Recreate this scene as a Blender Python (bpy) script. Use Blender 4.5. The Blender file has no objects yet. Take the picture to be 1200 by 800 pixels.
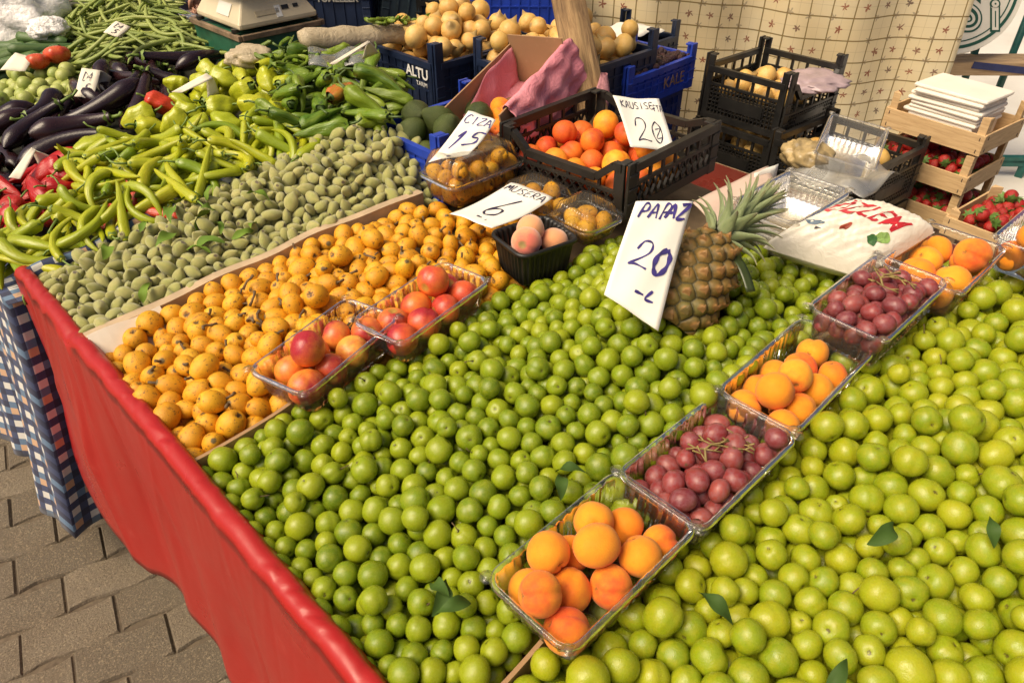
import bpy, bmesh, math, random
import numpy as np
from mathutils import Vector, Matrix, Euler, kdtree

random.seed(11)
RNG = np.random.default_rng(11)
SC = bpy.context.scene
COL = SC.collection
PI = math.pi
rad = math.radians

# ------------------------------------------------------------------ camera
# world x runs back across the stall, y runs along its front edge, z is up
CAM_H = 1.6
PITCH = rad(37.2)
HEAD = rad(44.4)
cam_d = bpy.data.cameras.new('camera')
cam_d.sensor_width = 36
cam_d.lens = 36 * 855 / 1200
cam_d.clip_start = 0.02
cam_d.clip_end = 400
cam = bpy.data.objects.new('camera', cam_d)
COL.objects.link(cam)
cam.location = (0, 0, CAM_H)
cam.rotation_euler = (rad(90) - PITCH, 0, -HEAD)
SC.camera = cam
cam_d.dof.use_dof = False
FWD = np.array([math.sin(HEAD) * math.cos(PITCH), math.cos(HEAD) * math.cos(PITCH), -math.sin(PITCH)])
RGT = np.array([math.cos(HEAD), -math.sin(HEAD), 0.0])
UPV = np.cross(RGT, FWD)


def ray(px, py):
    return FWD + RGT * ((px - 600) / 855.0) + UPV * ((400 - py) / 855.0)


def at(px, py, z):
    """the place at height z that the photograph shows at px, py (surveying help)"""
    d = ray(px, py)
    t = (z - CAM_H) / d[2]
    return Vector((d[0] * t, d[1] * t, z))


def far(px, py, depth):
    d = ray(px, py) * depth
    return Vector((d[0], d[1], d[2] + CAM_H))


def view_px(p):
    """numpy Nx3 -> pixel x, pixel y, depth"""
    q = np.asarray(p, float) - np.array([0, 0, CAM_H])
    f = q @ FWD
    return 600 + 855 * (q @ RGT) / f, 400 - 855 * (q @ UPV) / f, f


# ------------------------------------------------------------------ object helpers
def tag(o, label=None, cat=None, group=None, kind=None):
    if label: o['label'] = label
    if cat: o['category'] = cat
    if group: o['group'] = group
    if kind: o['kind'] = kind
    return o


def link(name, data, parent=None):
    o = bpy.data.objects.new(name, data)
    COL.objects.link(o)
    if parent is not None:
        o.parent = parent
    return o


def thing(name, label, cat, loc=(0, 0, 0), rot=(0, 0, 0), group=None):
    o = link(name, None)
    o.empty_display_size = 0.05
    o.location = loc
    o.rotation_euler = rot
    return tag(o, label, cat, group)


def copy_tree(o, parent=None):
    c = o.copy()
    COL.objects.link(c)
    if parent is not None:
        c.parent = parent
    for ch in list(o.children):
        copy_tree(ch, c)
    return c


def smooth01(x):
    x = np.clip(x, 0, 1)
    return x * x * (3 - 2 * x)


def wob(x, y, s=0.0):
    """cheap smooth noise, roughly -1..1"""
    return (math.sin(x * 1.7 + s) * math.cos(y * 1.3 + s * 1.7) + math.sin(x * 3.1 + y * 2.3 + s * 2.1) * 0.5
            + math.sin(x * 5.3 - y * 4.7 + s * .7) * 0.27) / 1.5


class MB:
    def __init__(self):
        self.v, self.f, self.m = [], [], []

    def add(self, verts, faces, mat=0):
        b = len(self.v)
        self.v += [tuple(p) for p in verts]
        self.f += [tuple(b + i for i in f) for f in faces]
        self.m += [mat] * len(faces)
        return self

    def box(self, c, s, rot=None, mat=0, taper=0.0):
        hx, hy, hz = s[0] / 2, s[1] / 2, s[2] / 2
        P = [Vector((x * hx * (1 - taper * (z > 0)), y * hy * (1 - taper * (z > 0)), z * hz)) for z in (-1, 1) for y in (-1, 1) for x in (-1, 1)]
        if rot is not None:
            R = rot if isinstance(rot, Matrix) else Euler(rot).to_matrix()
            P = [R @ p for p in P]
        c = Vector(c)
        return self.add([p + c for p in P], [(0, 2, 3, 1), (4, 5, 7, 6), (0, 1, 5, 4), (2, 6, 7, 3), (0, 4, 6, 2), (1, 3, 7, 5)], mat)

    def beam(self, a, b, w, h, mat=0, up=(0, 0, 1)):
        """a bar of section w x h from a to b"""
        a, b = Vector(a), Vector(b)
        d = (b - a)
        L = d.length
        if L < 1e-6: return self
        d /= L
        u = Vector(up)
        s = d.cross(u)
        if s.length < 1e-4:
            u = Vector((1, 0, 0)); s = d.cross(u)
        s.normalize()
        u = s.cross(d)
        R = Matrix((d, s, u)).transposed()
        return self.box((a + b) / 2, (L, w, h), R, mat)

    def tube(self, pts, r, seg=8, mat=0, cap=True, flat=1.0):
        pts = [Vector(p) for p in pts]
        n = len(pts)
        rr = r if hasattr(r, '__len__') else [r] * n
        T = []
        for i in range(n):
            d = pts[min(i + 1, n - 1)] - pts[max(i - 1, 0)]
            T.append(d.normalized() if d.length > 1e-9 else Vector((0, 0, 1)))
        s = T[0].orthogonal().normalized()
        V = []
        for i in range(n):
            s = (s - T[i] * s.dot(T[i]))
            s = s.normalized() if s.length > 1e-6 else T[i].orthogonal().normalized()
            w = T[i].cross(s)
            for k in range(seg):
                a = 2 * PI * k / seg
                V.append(pts[i] + s * (math.cos(a) * rr[i]) + w * (math.sin(a) * rr[i] * flat))
        F = [(i * seg + k, i * seg + (k + 1) % seg, (i + 1) * seg + (k + 1) % seg, (i + 1) * seg + k) for i in range(n - 1) for k in range(seg)]
        if cap:
            F += [tuple(range(seg - 1, -1, -1)), tuple((n - 1) * seg + k for k in range(seg))]
        return self.add(V, F, mat)

    def grid(self, fn, nu, nv, mat=0, closed_u=False):
        mu = nu if closed_u else nu + 1
        V = [fn(i / nu, j / nv) for j in range(nv + 1) for i in range(mu)]
        F = [(j * mu + i, j * mu + (i + 1) % mu, (j + 1) * mu + (i + 1) % mu, (j + 1) * mu + i) for j in range(nv) for i in range(nu)]
        return self.add(V, F, mat)

    def prism(self, poly, z0, z1, mat=0):
        n = len(poly)
        V = [(p[0], p[1], z0) for p in poly] + [(p[0], p[1], z1) for p in poly]
        F = [tuple(range(n - 1, -1, -1)), tuple(range(n, 2 * n))] + [(i, (i + 1) % n, n + (i + 1) % n, n + i) for i in range(n)]
        return self.add(V, F, mat)

    def mesh(self, name, mats, smooth=False):
        me = bpy.data.meshes.new(name)
        me.from_pydata(self.v, [], self.f)
        for m in (mats if isinstance(mats, (list, tuple)) else [mats]):
            me.materials.append(m)
        me.polygons.foreach_set('material_index', self.m)
        if smooth:
            me.polygons.foreach_set('use_smooth', [True] * len(self.f))
        me.update()
        return me

    def build(self, name, mats, parent=None, smooth=False, bevel=0.0, solid=0.0, sub=0, loc=None, rot=None):
        o = link(name, self.mesh(name, mats, smooth), parent)
        if loc is not None: o.location = loc
        if rot is not None: o.rotation_euler = rot
        if solid:
            md = o.modifiers.new('thickness', 'SOLIDIFY'); md.thickness = solid; md.offset = 0
        if bevel:
            md = o.modifiers.new('bevel', 'BEVEL'); md.width = bevel; md.segments = 2; md.limit_method = 'ANGLE'; md.angle_limit = rad(40)
        if sub:
            md = o.modifiers.new('sub', 'SUBSURF'); md.levels = sub; md.render_levels = sub
        return o


# ------------------------------------------------------------------ material helpers
class Nodes:
    def __init__(self, name):
        self.mat = bpy.data.materials.new(name)
        self.mat.use_nodes = True
        self.nt = self.mat.node_tree
        self.nt.nodes.clear()
        self.out = self.nt.nodes.new('ShaderNodeOutputMaterial')

    def n(self, typ, ins=None, out=0, **props):
        nd = self.nt.nodes.new(typ)
        for k, v in props.items():
            setattr(nd, k, v)
        for k, v in (ins or {}).items():
            s = nd.inputs[k]
            if isinstance(v, bpy.types.NodeSocket):
                self.nt.links.new(v, s)
            else:
                if s.type == 'RGBA' and len(v) == 3: v = (*v, 1)
                s.default_value = v
        return nd.outputs[out]

    def math(self, op, a, b=0.0, c=None, clamp=False):
        ins = {0: a, 1: b}
        if c is not None: ins[2] = c
        return self.n('ShaderNodeMath', ins, operation=op, use_clamp=clamp)

    def mix(self, fac, a, b, blend='MIX'):
        nd = self.nt.nodes.new('ShaderNodeMix')
        nd.data_type = 'RGBA'; nd.blend_type = blend
        for idx, v in ((0, fac), (6, a), (7, b)):
            s = nd.inputs[idx]
            if isinstance(v, bpy.types.NodeSocket): self.nt.links.new(v, s)
            else: s.default_value = (*v, 1) if (idx != 0 and len(v) == 3) else v
        return nd.outputs[2]

    def ramp(self, fac, stops, interp='LINEAR'):
        nd = self.nt.nodes.new('ShaderNodeValToRGB')
        nd.color_ramp.interpolation = interp
        el = nd.color_ramp.elements
        while len(el) < len(stops): el.new(0.5)
        for e, (p, c) in zip(el, stops):
            e.position = p; e.color = (*c, 1) if len(c) == 3 else c
        self.nt.links.new(fac, nd.inputs[0])
        return nd.outputs[0]

    def step(self, x, lo, hi, a=0.0, b=1.0):
        return self.n('ShaderNodeMapRange', {0: x, 1: lo, 2: hi, 3: a, 4: b}, clamp=True)

    def noise(self, vec, scale, detail=2.0, rough=0.5, dist=0.0, out=0):
        return self.n('ShaderNodeTexNoise', {'Vector': vec, 'Scale': scale, 'Detail': detail, 'Roughness': rough, 'Distortion': dist}, out)

    def bsdf(self, color, rough=0.5, bump=None, bump_dist=0.002, bump_str=0.5, **kw):
        ins = {'Base Color': color, 'Roughness': rough}
        ins.update(kw)
        if bump is not None:
            ins['Normal'] = self.n('ShaderNodeBump', {'Height': bump, 'Distance': bump_dist, 'Strength': bump_str})
        return self.n('ShaderNodeBsdfPrincipled', ins)

    def done(self, shader):
        self.nt.links.new(shader, self.out.inputs[0])
        return self.mat

    def objco(self):
        return self.n('ShaderNodeTexCoord', out=3)

    def attr(self, name, out=1):
        return self.n('ShaderNodeAttribute', out=out, attribute_name=name)


def plain(name, col, rough=0.5, var=0.12, scale=30, bump=0.0, metallic=0.0, spec=0.5):
    """a plain solid with a little uneven wear in tone and gloss"""
    N = Nodes(name)
    co = N.objco()
    a = N.noise(co, scale, 4, .6)
    c2 = tuple(max(0, x * (1 - var * 2)) for x in col)
    c3 = tuple(min(1, x * (1 + var)) for x in col)
    c = N.ramp(a, [(.3, c2), (.7, c3)])
    r = N.step(N.noise(co, scale * .4, 3, .6), .3, .7, max(0.05, rough - .1), min(1, rough + .1))
    return N.done(N.bsdf(c, r, a if bump else None, bump or .001, .6, Metallic=metallic, **{'Specular IOR Level': spec}))


def fruit_mat(name, cols, mass=False, tint=None, tint_amt=0.6, tint_scale=1.6, blush=None, blush_dir=(.6, 0, .5), blush_rng=(-.1, .8),
              pole=None, pole_z=(.93, .985), tail=None, tail_z=(.9, .97), spot=None, spot_scale=9, spot_thr=(.66, .72), dots=None, dots_scale=40,
              rough=.38, bump=.0, bump_scale=14, sss=0.0, sss_col=None, bloom=None, bloom_amt=.65, sheen=0.0, spec=0.5, coat=0.0):
    N = Nodes(name)
    loc = N.attr('loc')
    rnd = N.n('ShaderNodeNewGeometry', out='Random Per Island') if mass else N.n('ShaderNodeObjectInfo', out='Random')
    off = N.n('ShaderNodeCombineXYZ', {0: N.math('MULTIPLY', rnd, 91.0), 1: N.math('MULTIPLY', rnd, 37.0), 2: N.math('MULTIPLY', rnd, 59.0)})
    vec = N.n('ShaderNodeVectorMath', {0: loc, 1: off}, operation='ADD')
    k = len(cols)
    c = N.ramp(rnd, [(i / max(1, k - 1), col) for i, col in enumerate(cols)])
    rnd2 = N.math('FRACT', N.math('MULTIPLY', rnd, 17.31))
    if tint:
        f = N.step(N.noise(vec, tint_scale, 3, .55), .38, .68, 0, tint_amt)
        c = N.mix(f, c, tint)
    if blush:
        d = N.n('ShaderNodeVectorMath', {0: loc, 1: blush_dir}, 'Value', operation='DOT_PRODUCT')
        d = N.math('ADD', d, N.math('MULTIPLY', N.math('SUBTRACT', N.noise(vec, 2.2, 4, .6), .5), 1.1))
        d = N.math('ADD', d, N.math('MULTIPLY', N.math('SUBTRACT', rnd2, .5), .9))
        c = N.mix(N.step(d, blush_rng[0], blush_rng[1]), c, blush)
    if dots:
        f = N.step(N.noise(vec, dots_scale, 1, .5), .66, .72, 0, .55)
        c = N.mix(f, c, dots)
    if spot:
        s = N.noise(vec, spot_scale, 3, .7)
        f = N.step(s, spot_thr[0], spot_thr[1], 0, .9)
        c = N.mix(f, c, spot)
    z = N.n('ShaderNodeSeparateXYZ', {0: loc}, 2)
    if pole:
        c = N.mix(N.step(N.math('ADD', z, N.math('MULTIPLY', N.noise(vec, 9, 2), .06)), pole_z[0] + .03, pole_z[1] + .03), c, pole)
    if tail:
        zz = N.math('MULTIPLY', z, -1.0)
        c = N.mix(N.step(N.math('ADD', zz, N.math('MULTIPLY', N.math('SUBTRACT', N.noise(vec, 6, 2), .5), .12)), tail_z[0], tail_z[1]), c, tail)
    if bloom:
        f = N.step(N.noise(vec, 2.4, 5, .65), .4, .68, 0, bloom_amt)
        c = N.mix(f, c, bloom)
    r = N.step(N.noise(vec, 3.0, 3, .6), .3, .7, max(.05, rough - .09), rough + .12)
    kw = {'Specular IOR Level': spec}
    if sss:
        kw['Subsurface Weight'] = sss
        kw['Subsurface Radius'] = sss_col or (.01, .006, .002)
        kw['Subsurface Scale'] = 1.0
    if sheen:
        kw['Sheen Weight'] = sheen; kw['Sheen Roughness'] = .6
    if coat:
        kw['Coat Weight'] = coat; kw['Coat Roughness'] = .15
    b = N.noise(vec, bump_scale, 3, .55) if bump else None
    return N.done(N.bsdf(c, r, b, bump or .001, .7, **kw))


def clear_plastic(name, tint=(.93, .95, .93), haze=.05, rough=.06, ripple=.6):
    N = Nodes(name)
    co = N.objco()
    bump = N.n('ShaderNodeBump', {'Height': N.noise(co, 38, 3, .5), 'Distance': .0025, 'Strength': ripple})
    fr = N.n('ShaderNodeFresnel', {'IOR': 1.5, 'Normal': bump})
    fac = N.math('ADD', N.math('MULTIPLY', fr, .75), .01, clamp=True)
    t = N.n('ShaderNodeBsdfTransparent', {'Color': tint})
    g = N.n('ShaderNodeBsdfGlossy', {'Color': (.95, .95, .95), 'Roughness': rough, 'Normal': bump})
    d = N.n('ShaderNodeBsdfDiffuse', {'Color': (.85, .85, .82)})
    m = N.n('ShaderNodeMixShader', {0: haze, 1: t, 2: d})
    return N.done(N.n('ShaderNodeMixShader', {0: fac, 1: m, 2: g}))


def fast_mesh(name, V, F, mats, loc=None, smooth=True):
    me = bpy.data.meshes.new(name)
    V = np.ascontiguousarray(V, np.float32); F = np.ascontiguousarray(F, np.int32)
    me.vertices.add(len(V)); me.vertices.foreach_set('co', V.ravel())
    n, k = F.shape
    me.loops.add(n * k); me.loops.foreach_set('vertex_index', F.ravel())
    me.polygons.add(n)
    me.polygons.foreach_set('loop_start', np.arange(0, n * k, k, dtype=np.int32))
    me.polygons.foreach_set('loop_total', np.full(n, k, np.int32))
    if smooth: me.polygons.foreach_set('use_smooth', np.ones(n, bool))
    me.update(calc_edges=True)
    for m in mats: me.materials.append(m)
    if loc is not None:
        at_ = me.attributes.new('loc', 'FLOAT_VECTOR', 'POINT')
        at_.data.foreach_set('vector', np.ascontiguousarray(loc, np.float32).ravel())
    return me


_ico = {}


def ico(sub):
    if sub not in _ico:
        bm = bmesh.new()
        bmesh.ops.create_icosphere(bm, subdivisions=sub, radius=1)
        V = np.array([v.co[:] for v in bm.verts]); F = np.array([[v.index for v in f.verts] for f in bm.faces])
        bm.free()
        _ico[sub] = (V, F)
    return _ico[sub]


def blob(sub, fn):
    """fn maps Nx3 unit-sphere points to shaped points"""
    U, F = ico(sub)
    return fn(U.copy()), F, U
# ------------------------------------------------------------------ fruit shapes
def stone_fruit(seed, suture=.05, dimple=.16, oblate=.95, lump=.025, side=0.0, point=0.0):
    rg = np.random.default_rng(seed)
    ph = rg.uniform(0, 6.28, 6)

    def fn(U):
        x, y, z = U.T
        ang = np.arccos(np.clip(z, -1, 1)); az = np.arctan2(y, x)
        r = 1 + lump * (np.sin(2.1 * x + ph[0]) + np.sin(2.3 * y + ph[1]) + np.sin(1.9 * z + ph[2])) + lump * .5 * np.sin(4 * x + 3 * y + ph[3])
        r -= dimple * np.exp(-(ang / .27) ** 2)
        r -= .04 * np.exp(-((PI - ang) / .2) ** 2) - point * np.exp(-((PI - ang) / .35) ** 2)
        r -= suture * np.exp(-(az / .22) ** 2) * np.sin(ang) ** .7
        r += side * x
        V = U * r[:, None]
        V[:, 2] *= oblate
        return V
    return fn


def loquat_shape(seed):
    rg = np.random.default_rng(seed)
    st = rg.uniform(1.08, 1.36); ph = rg.uniform(0, 6.28, 4)

    def fn(U):
        x, y, z = U.T
        ang = np.arccos(np.clip(-z, -1, 1)); az = np.arctan2(y, x)
        r = 1 + .03 * np.sin(2 * x + ph[0]) + .03 * np.sin(2.4 * y + ph[1])
        r += .06 * np.exp(-((ang - .36) / .13) ** 2) * (.7 + .3 * np.cos(5 * az)) - .26 * np.exp(-(ang / .2) ** 2)
        V = U * r[:, None]
        V[:, 2] *= st
        V[:, :2] *= (1 - .10 * z)[:, None]
        return V
    return fn


def almond_shape(seed):
    rg = np.random.default_rng(seed)
    st = rg.uniform(1.35, 1.7); fl = rg.uniform(.68, .85); ph = rg.uniform(0, 6.28, 4)

    def fn(U):
        x, y, z = U.T
        V = U.copy()
        t = np.clip((-z - .1) / .9, 0, 1)
        k = 1 - .60 * t ** 1.6
        V[:, 0] *= k * (1 + .04 * np.sin(3 * z + ph[0])); V[:, 1] *= fl * k
        V[:, 2] = z * st
        V[:, 0] += .10 * (1 - z ** 2)
        az = np.arctan2(y, x)
        V *= (1 - .05 * np.exp(-(az / .2) ** 2))[:, None]
        ang = np.arccos(np.clip(z, -1, 1))
        V[:, 2] -= .22 * np.exp(-(ang / .22) ** 2)
        return V
    return fn


def grape_shape(seed):
    rg = np.random.default_rng(seed)
    st = rg.uniform(1.08, 1.28)

    def fn(U):
        V = U * (1 + .02 * np.sin(3 * U[:, :1] + seed))
        V[:, 2] *= st
        return V
    return fn


def avocado_shape(seed):
    rg = np.random.default_rng(seed)
    ln = rg.uniform(1.35, 1.5)

    def fn(U):
        z = U[:, 2]
        k = 1 - .42 * smooth01((z + .1) / 1.1)
        V = U.copy()
        V[:, :2] *= k[:, None]
        V[:, 2] = z * ln + .12
        return V * (1 + .015 * np.sin(9 * U[:, :1]) * np.sin(8 * U[:, 1:2]))
    return fn


def onion_shape(seed):
    rg = np.random.default_rng(seed)
    ob = rg.uniform(.82, .98)

    def fn(U):
        z = U[:, 2]
        ang = np.arccos(np.clip(z, -1, 1)); az = np.arctan2(U[:, 1], U[:, 0])
        V = U * (1 + .02 * np.cos(7 * az + seed))[:, None]
        V[:, 2] = z * ob + .55 * np.exp(-(ang / .2) ** 2)
        V[:, :2] *= (1 - .25 * np.exp(-((PI - ang) / .3) ** 2))[:, None]
        return V
    return fn


def strawberry_shape(seed):
    def fn(U):
        z = U[:, 2]
        k = 1 - .45 * smooth01((-z + .1) / 1.1)
        V = U.copy(); V[:, :2] *= k[:, None]; V[:, 2] = z * 1.15 - .05
        return V * (1 + .03 * np.sin(14 * U[:, :1] + seed) * np.sin(14 * U[:, 1:2]) * np.cos(13 * U[:, 2:]))
    return fn


def ball_mesh(name, sub, fn, mats):
    V, F, U = blob(sub, fn)
    return fast_mesh(name, V, F, mats, U)


def pod(L, r, seed, bend=0.0, lobes=3, lobe=.08, prof=None, seg=12, rings=16, wrinkle=.06, wave=0.0):
    """long fruit lying along x, bent in its own xy plane; returns V, F, loc, spine points"""
    rg = np.random.default_rng(seed)
    ph = rg.uniform(0, 6.28, 8)
    s = np.linspace(0, 1, rings + 1)
    x = (s - .5) * L
    y = bend * L * ((s - .5) ** 2 * 4 - .4) + wave * L * np.sin(6 * s + ph[0])
    z = .25 * wave * L * np.sin(5 * s + ph[1])
    R = r * (prof(s) if prof else np.sin(PI * np.clip(s, .02, .98)) ** .5)
    dx = np.gradient(x); dy = np.gradient(y)
    tl = np.hypot(dx, dy); tx, ty = dx / tl, dy / tl
    th = np.linspace(0, 2 * PI, seg, endpoint=False)
    V, U = [], []
    for i in range(rings + 1):
        k = 1 + lobe * np.cos(lobes * th + ph[2] + 1.3 * s[i]) + wrinkle * np.sin(2 * th + ph[3] + 7 * s[i]) * np.sin(9 * s[i] + ph[4])
        c, sn = np.cos(th) * R[i] * k, np.sin(th) * R[i] * k
        V.append(np.stack([x[i] - ty[i] * c, y[i] + tx[i] * c, z[i] + sn], 1))
        U.append(np.stack([np.cos(th), np.sin(th), np.full(seg, 1 - 2 * s[i])], 1))
    V = np.concatenate(V); U = np.concatenate(U)
    F = [(i * seg + k, i * seg + (k + 1) % seg, (i + 1) * seg + (k + 1) % seg, (i + 1) * seg + k) for i in range(rings) for k in range(seg)]
    return V, np.array(F)[:, ::-1], U, np.stack([x, y, z, R], 1)


# ------------------------------------------------------------------ settling
def settle(Pt, R, floor, clampfn=None, boxes=(), iters=110, g=.0022, push=.45):
    """let balls sink on an uneven floor, pushing one another apart"""
    P = Pt.copy(); n = len(P)
    rmax = R.max()
    for it in range(iters):
        P[:, 2] -= g * (1 if it < iters * .75 else .3)
        if it % 6 == 0:
            kd = kdtree.KDTree(n)
            for i in range(n): kd.insert(P[i], i)
            kd.balance()
            I, J = [], []
            for i in range(n):
                for _, j, _d in kd.find_range(P[i], R[i] + rmax + .006):
                    if j > i: I.append(i); J.append(j)
            I = np.array(I, int); J = np.array(J, int)
        for _ in range(2):
            if len(I):
                d = P[I] - P[J]
                L = np.linalg.norm(d, axis=1) + 1e-9
                ov = (R[I] + R[J]) - L
                m = ov > 0
                c = d[m] / L[m, None] * (ov[m] * push)[:, None]
                np.add.at(P, I[m], c * .5); np.add.at(P, J[m], -c * .5)
            for (cx, cy, yaw, hx, hy, zb) in boxes:
                ca, sa = math.cos(yaw), math.sin(yaw)
                lx = (P[:, 0] - cx) * ca + (P[:, 1] - cy) * sa; ly = -(P[:, 0] - cx) * sa + (P[:, 1] - cy) * ca
                ex = hx + R - np.abs(lx); ey = hy + R - np.abs(ly)
                ins = (ex > 0) & (ey > 0) & (P[:, 2] + R > zb)
                low = ins & (P[:, 2] < zb - .004)
                P[low, 2] -= np.minimum(.004, P[low, 2] + R[low] - zb)
                sx = ins & ~low & (ex < ey); sy = ins & ~low & ~(ex < ey)
                lx2 = np.where(sx, lx + np.sign(lx) * np.minimum(ex, .006), lx); ly2 = np.where(sy, ly + np.sign(ly) * np.minimum(ey, .006), ly)
                P[:, 0] = cx + lx2 * ca - ly2 * sa; P[:, 1] = cy + lx2 * sa + ly2 * ca
            if clampfn: clampfn(P, R)
            P[:, 2] = np.maximum(P[:, 2], floor(P[:, 0], P[:, 1]) + R)
    return P


def inpoly(x, y, poly):
    x = np.asarray(x); y = np.asarray(y)
    r = np.zeros(x.shape, bool); n = len(poly); j = n - 1
    for i in range(n):
        xi, yi = poly[i]; xj, yj = poly[j]
        c = ((yi > y) != (yj > y)) & (x < (xj - xi) * (y - yi) / (yj - yi + 1e-12) + xi)
        r ^= c; j = i
    return r


def scatter(poly, sp, rg, jit=.25):
    xs = [p[0] for p in poly]; ys = [p[1] for p in poly]
    P = []
    row = 0; y = min(ys)
    while y < max(ys):
        x = min(xs) + (sp / 2 if row % 2 else 0)
        while x < max(xs):
            P.append((x + rg.normal(0, jit * sp * .5), y + rg.normal(0, jit * sp * .5))); x += sp
        y += sp * .87; row += 1
    P = np.array(P)
    return P[inpoly(P[:, 0], P[:, 1], poly)]


def rot_mats(n, rg, flat=None):
    out = []
    for _ in range(n):
        q = rg.normal(size=4); q /= np.linalg.norm(q)
        from mathutils import Quaternion
        out.append(np.array(Quaternion(q).to_matrix()))
    return out


# every countable fruit waits here until we know which of them show
HEAP = {}


def heap_add(kind, pos, R3, scale, var, spheres):
    HEAP.setdefault(kind, []).append(dict(p=np.array(pos, float), R=np.array(R3, float), s=np.array(scale, float), v=var, sp=spheres))


# punnets in the heaps: centre x, y, yaw, half length, half width, top z, height
PUN = {
    'apricot_a': (.420, .296, .0, .108, .057, .925, .058),
    'grape_a': (.630, .287, -.01, .106, .058, .932, .058),
    'apricot_b': (.853, .288, .015, .118, .055, .942, .058),
    'grape_b': (1.065, .275, -.02, .112, .056, .978, .066),
    'apricot_c': (1.262, .252, -.02, .100, .062, .975, .062),
    'apricot_d': (1.475, .135, -.04, .110, .070, .985, .065),
    'nectarine_a': (.419, .832, .27, .106, .052, .925, .055),
    'nectarine_b': (.592, .812, .17, .108, .050, .932, .055),
}
BLACKP = (.862, .822, -.20, .060, .052, .942, .075)
PBOX = [(c[0], c[1], c[2], c[3] * .93, c[4] * .9, c[5] - c[6]) for c in PUN.values()]
BPBOX = [(BLACKP[0], BLACKP[1], BLACKP[2], .054, .046, BLACKP[5] - BLACKP[6])]
SMALL = [(.165, .305), (1.22, .305), (1.22, .56), (1.10, .66), (1.06, .79), (.94, .775), (.78, .80), (.165, .805)]


def S_small(x, y):
    return .853 + .022 * smooth01((x - .17) / .5) + .036 * smooth01((x - .2) / .5) * np.exp(-((y - .46) / .19) ** 2) + .058 * np.exp(-(((x - .90) / .20) ** 2 + ((y - .56) / .14) ** 2)) + .006 * np.sin(9 * x + 5 * y)


def S_big(x, y):
    return .856 + .062 * smooth01((x - .2) / .8) + .006 * np.sin(8 * x - 7 * y) - .022 * smooth01((y - .02) / .22)


def S_loq(x, y):
    return .852 + .022 * smooth01((x - .17) / .5) + .014 * np.exp(-((y - 1.04) / .13) ** 2)


def S_alm(x, y):
    return .858 + .17 * np.clip(x - .17, 0, 1) * smooth01((y - 1.185) / .21) - .03 * smooth01((y - 1.44) / .08)


def ball_heap(kind, poly, S, r0, rsd, layers, thick, lump, boxes, nvar, rg, stretch=0.0, edge=None):
    pts = []
    for l in range(layers):
        q = scatter(poly, 2 * r0 * (1.0 + .05 * l), rg, .5)
        if l >= 2: q = q[rg.random(len(q)) < .42]
        q = np.concatenate([q, np.zeros((len(q), 1))], 1)
        q[:, 2] = S(q[:, 0], q[:, 1]) - thick + r0 + l * 1.75 * r0 + rg.uniform(0, r0 * .6, len(q))
        pts.append(q)
    P = np.concatenate(pts)
    R = np.clip(rg.normal(r0, rsd, len(P)), r0 - 2 * rsd, r0 + 2.4 * rsd)
    xs = [p[0] for p in poly]; ys = [p[1] for p in poly]

    def cl(P, R):
        P[:, 0] = np.maximum(P[:, 0], min(xs) + R * .8)
        P[:, 1] = np.clip(P[:, 1], min(ys) + R * .7, max(ys) - R * .7)
    P = settle(P, R, lambda x, y: S(x, y) - thick, cl, boxes, iters=96)
    rots = rot_mats(len(P), rg)
    for p, r, m in zip(P, R, rots):
        heap_add(kind, p, m, (r, r, r), int(rg.integers(nvar)), [(0, 0, 0, r)])
    return P, R


rgA = np.random.default_rng(5)
ball_heap('green_plum', SMALL, S_small, .0157, .0016, 3, .052, .0, PBOX + BPBOX + [(.905, .492, 0, .055, .05, .84)], 8, rgA)
BIG = [(.165, -.30), (1.62, -.30), (1.62, .13), (1.36, .20), (1.36, .283), (.165, .283)]
ball_heap('greengage', BIG, S_big, .0183, .0021, 3, .058, .0, PBOX, 8, rgA)
LOQ = [(.172, .825), (.78, .825), (.80, .89), (.96, .90), (.96, 1.05), (.88, 1.10), (.88, 1.19), (.31, 1.19), (.21, 1.125), (.172, 1.10)]
ball_heap('loquat', LOQ, S_loq, .0170, .0019, 3, .055, .0, PBOX + BPBOX + [(.99, 1.135, 0, .10, .055, .88)], 8, rgA)
ALM = [(.178, 1.222), (.90, 1.215), (.97, 1.24), (.95, 1.36), (.86, 1.46), (.178, 1.49)]
ball_heap('green_almond', ALM, S_alm, .0122, .0016, 3, .040, .0, [], 8, rgA)


# ------------------------------------------------------------------ heaps of long fruit, dropped one by one
HM = {'x0': .0, 'y0': 1.2, 'd': .006}
HM['nx'], HM['ny'] = int(1.9 / .006), int(2.6 / .006)
hx = HM['x0'] + (np.arange(HM['nx']) + .5) * HM['d']; hy = HM['y0'] + (np.arange(HM['ny']) + .5) * HM['d']
GX, GY = np.meshgrid(hx, hy, indexing='ij')


def S_veg(x, y):
    return .818 + .15 * np.clip(x - .17, 0, 2)


HM['z'] = S_veg(GX, GY)


def hm_disc(x, y, r):
    i0 = int((x - r - HM['x0']) / HM['d']); i1 = int((x + r - HM['x0']) / HM['d']) + 1
    j0 = int((y - r - HM['y0']) / HM['d']); j1 = int((y + r - HM['y0']) / HM['d']) + 1
    return slice(max(0, i0), max(1, min(HM['nx'], i1))), slice(max(0, j0), max(1, min(HM['ny'], j1)))


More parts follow.
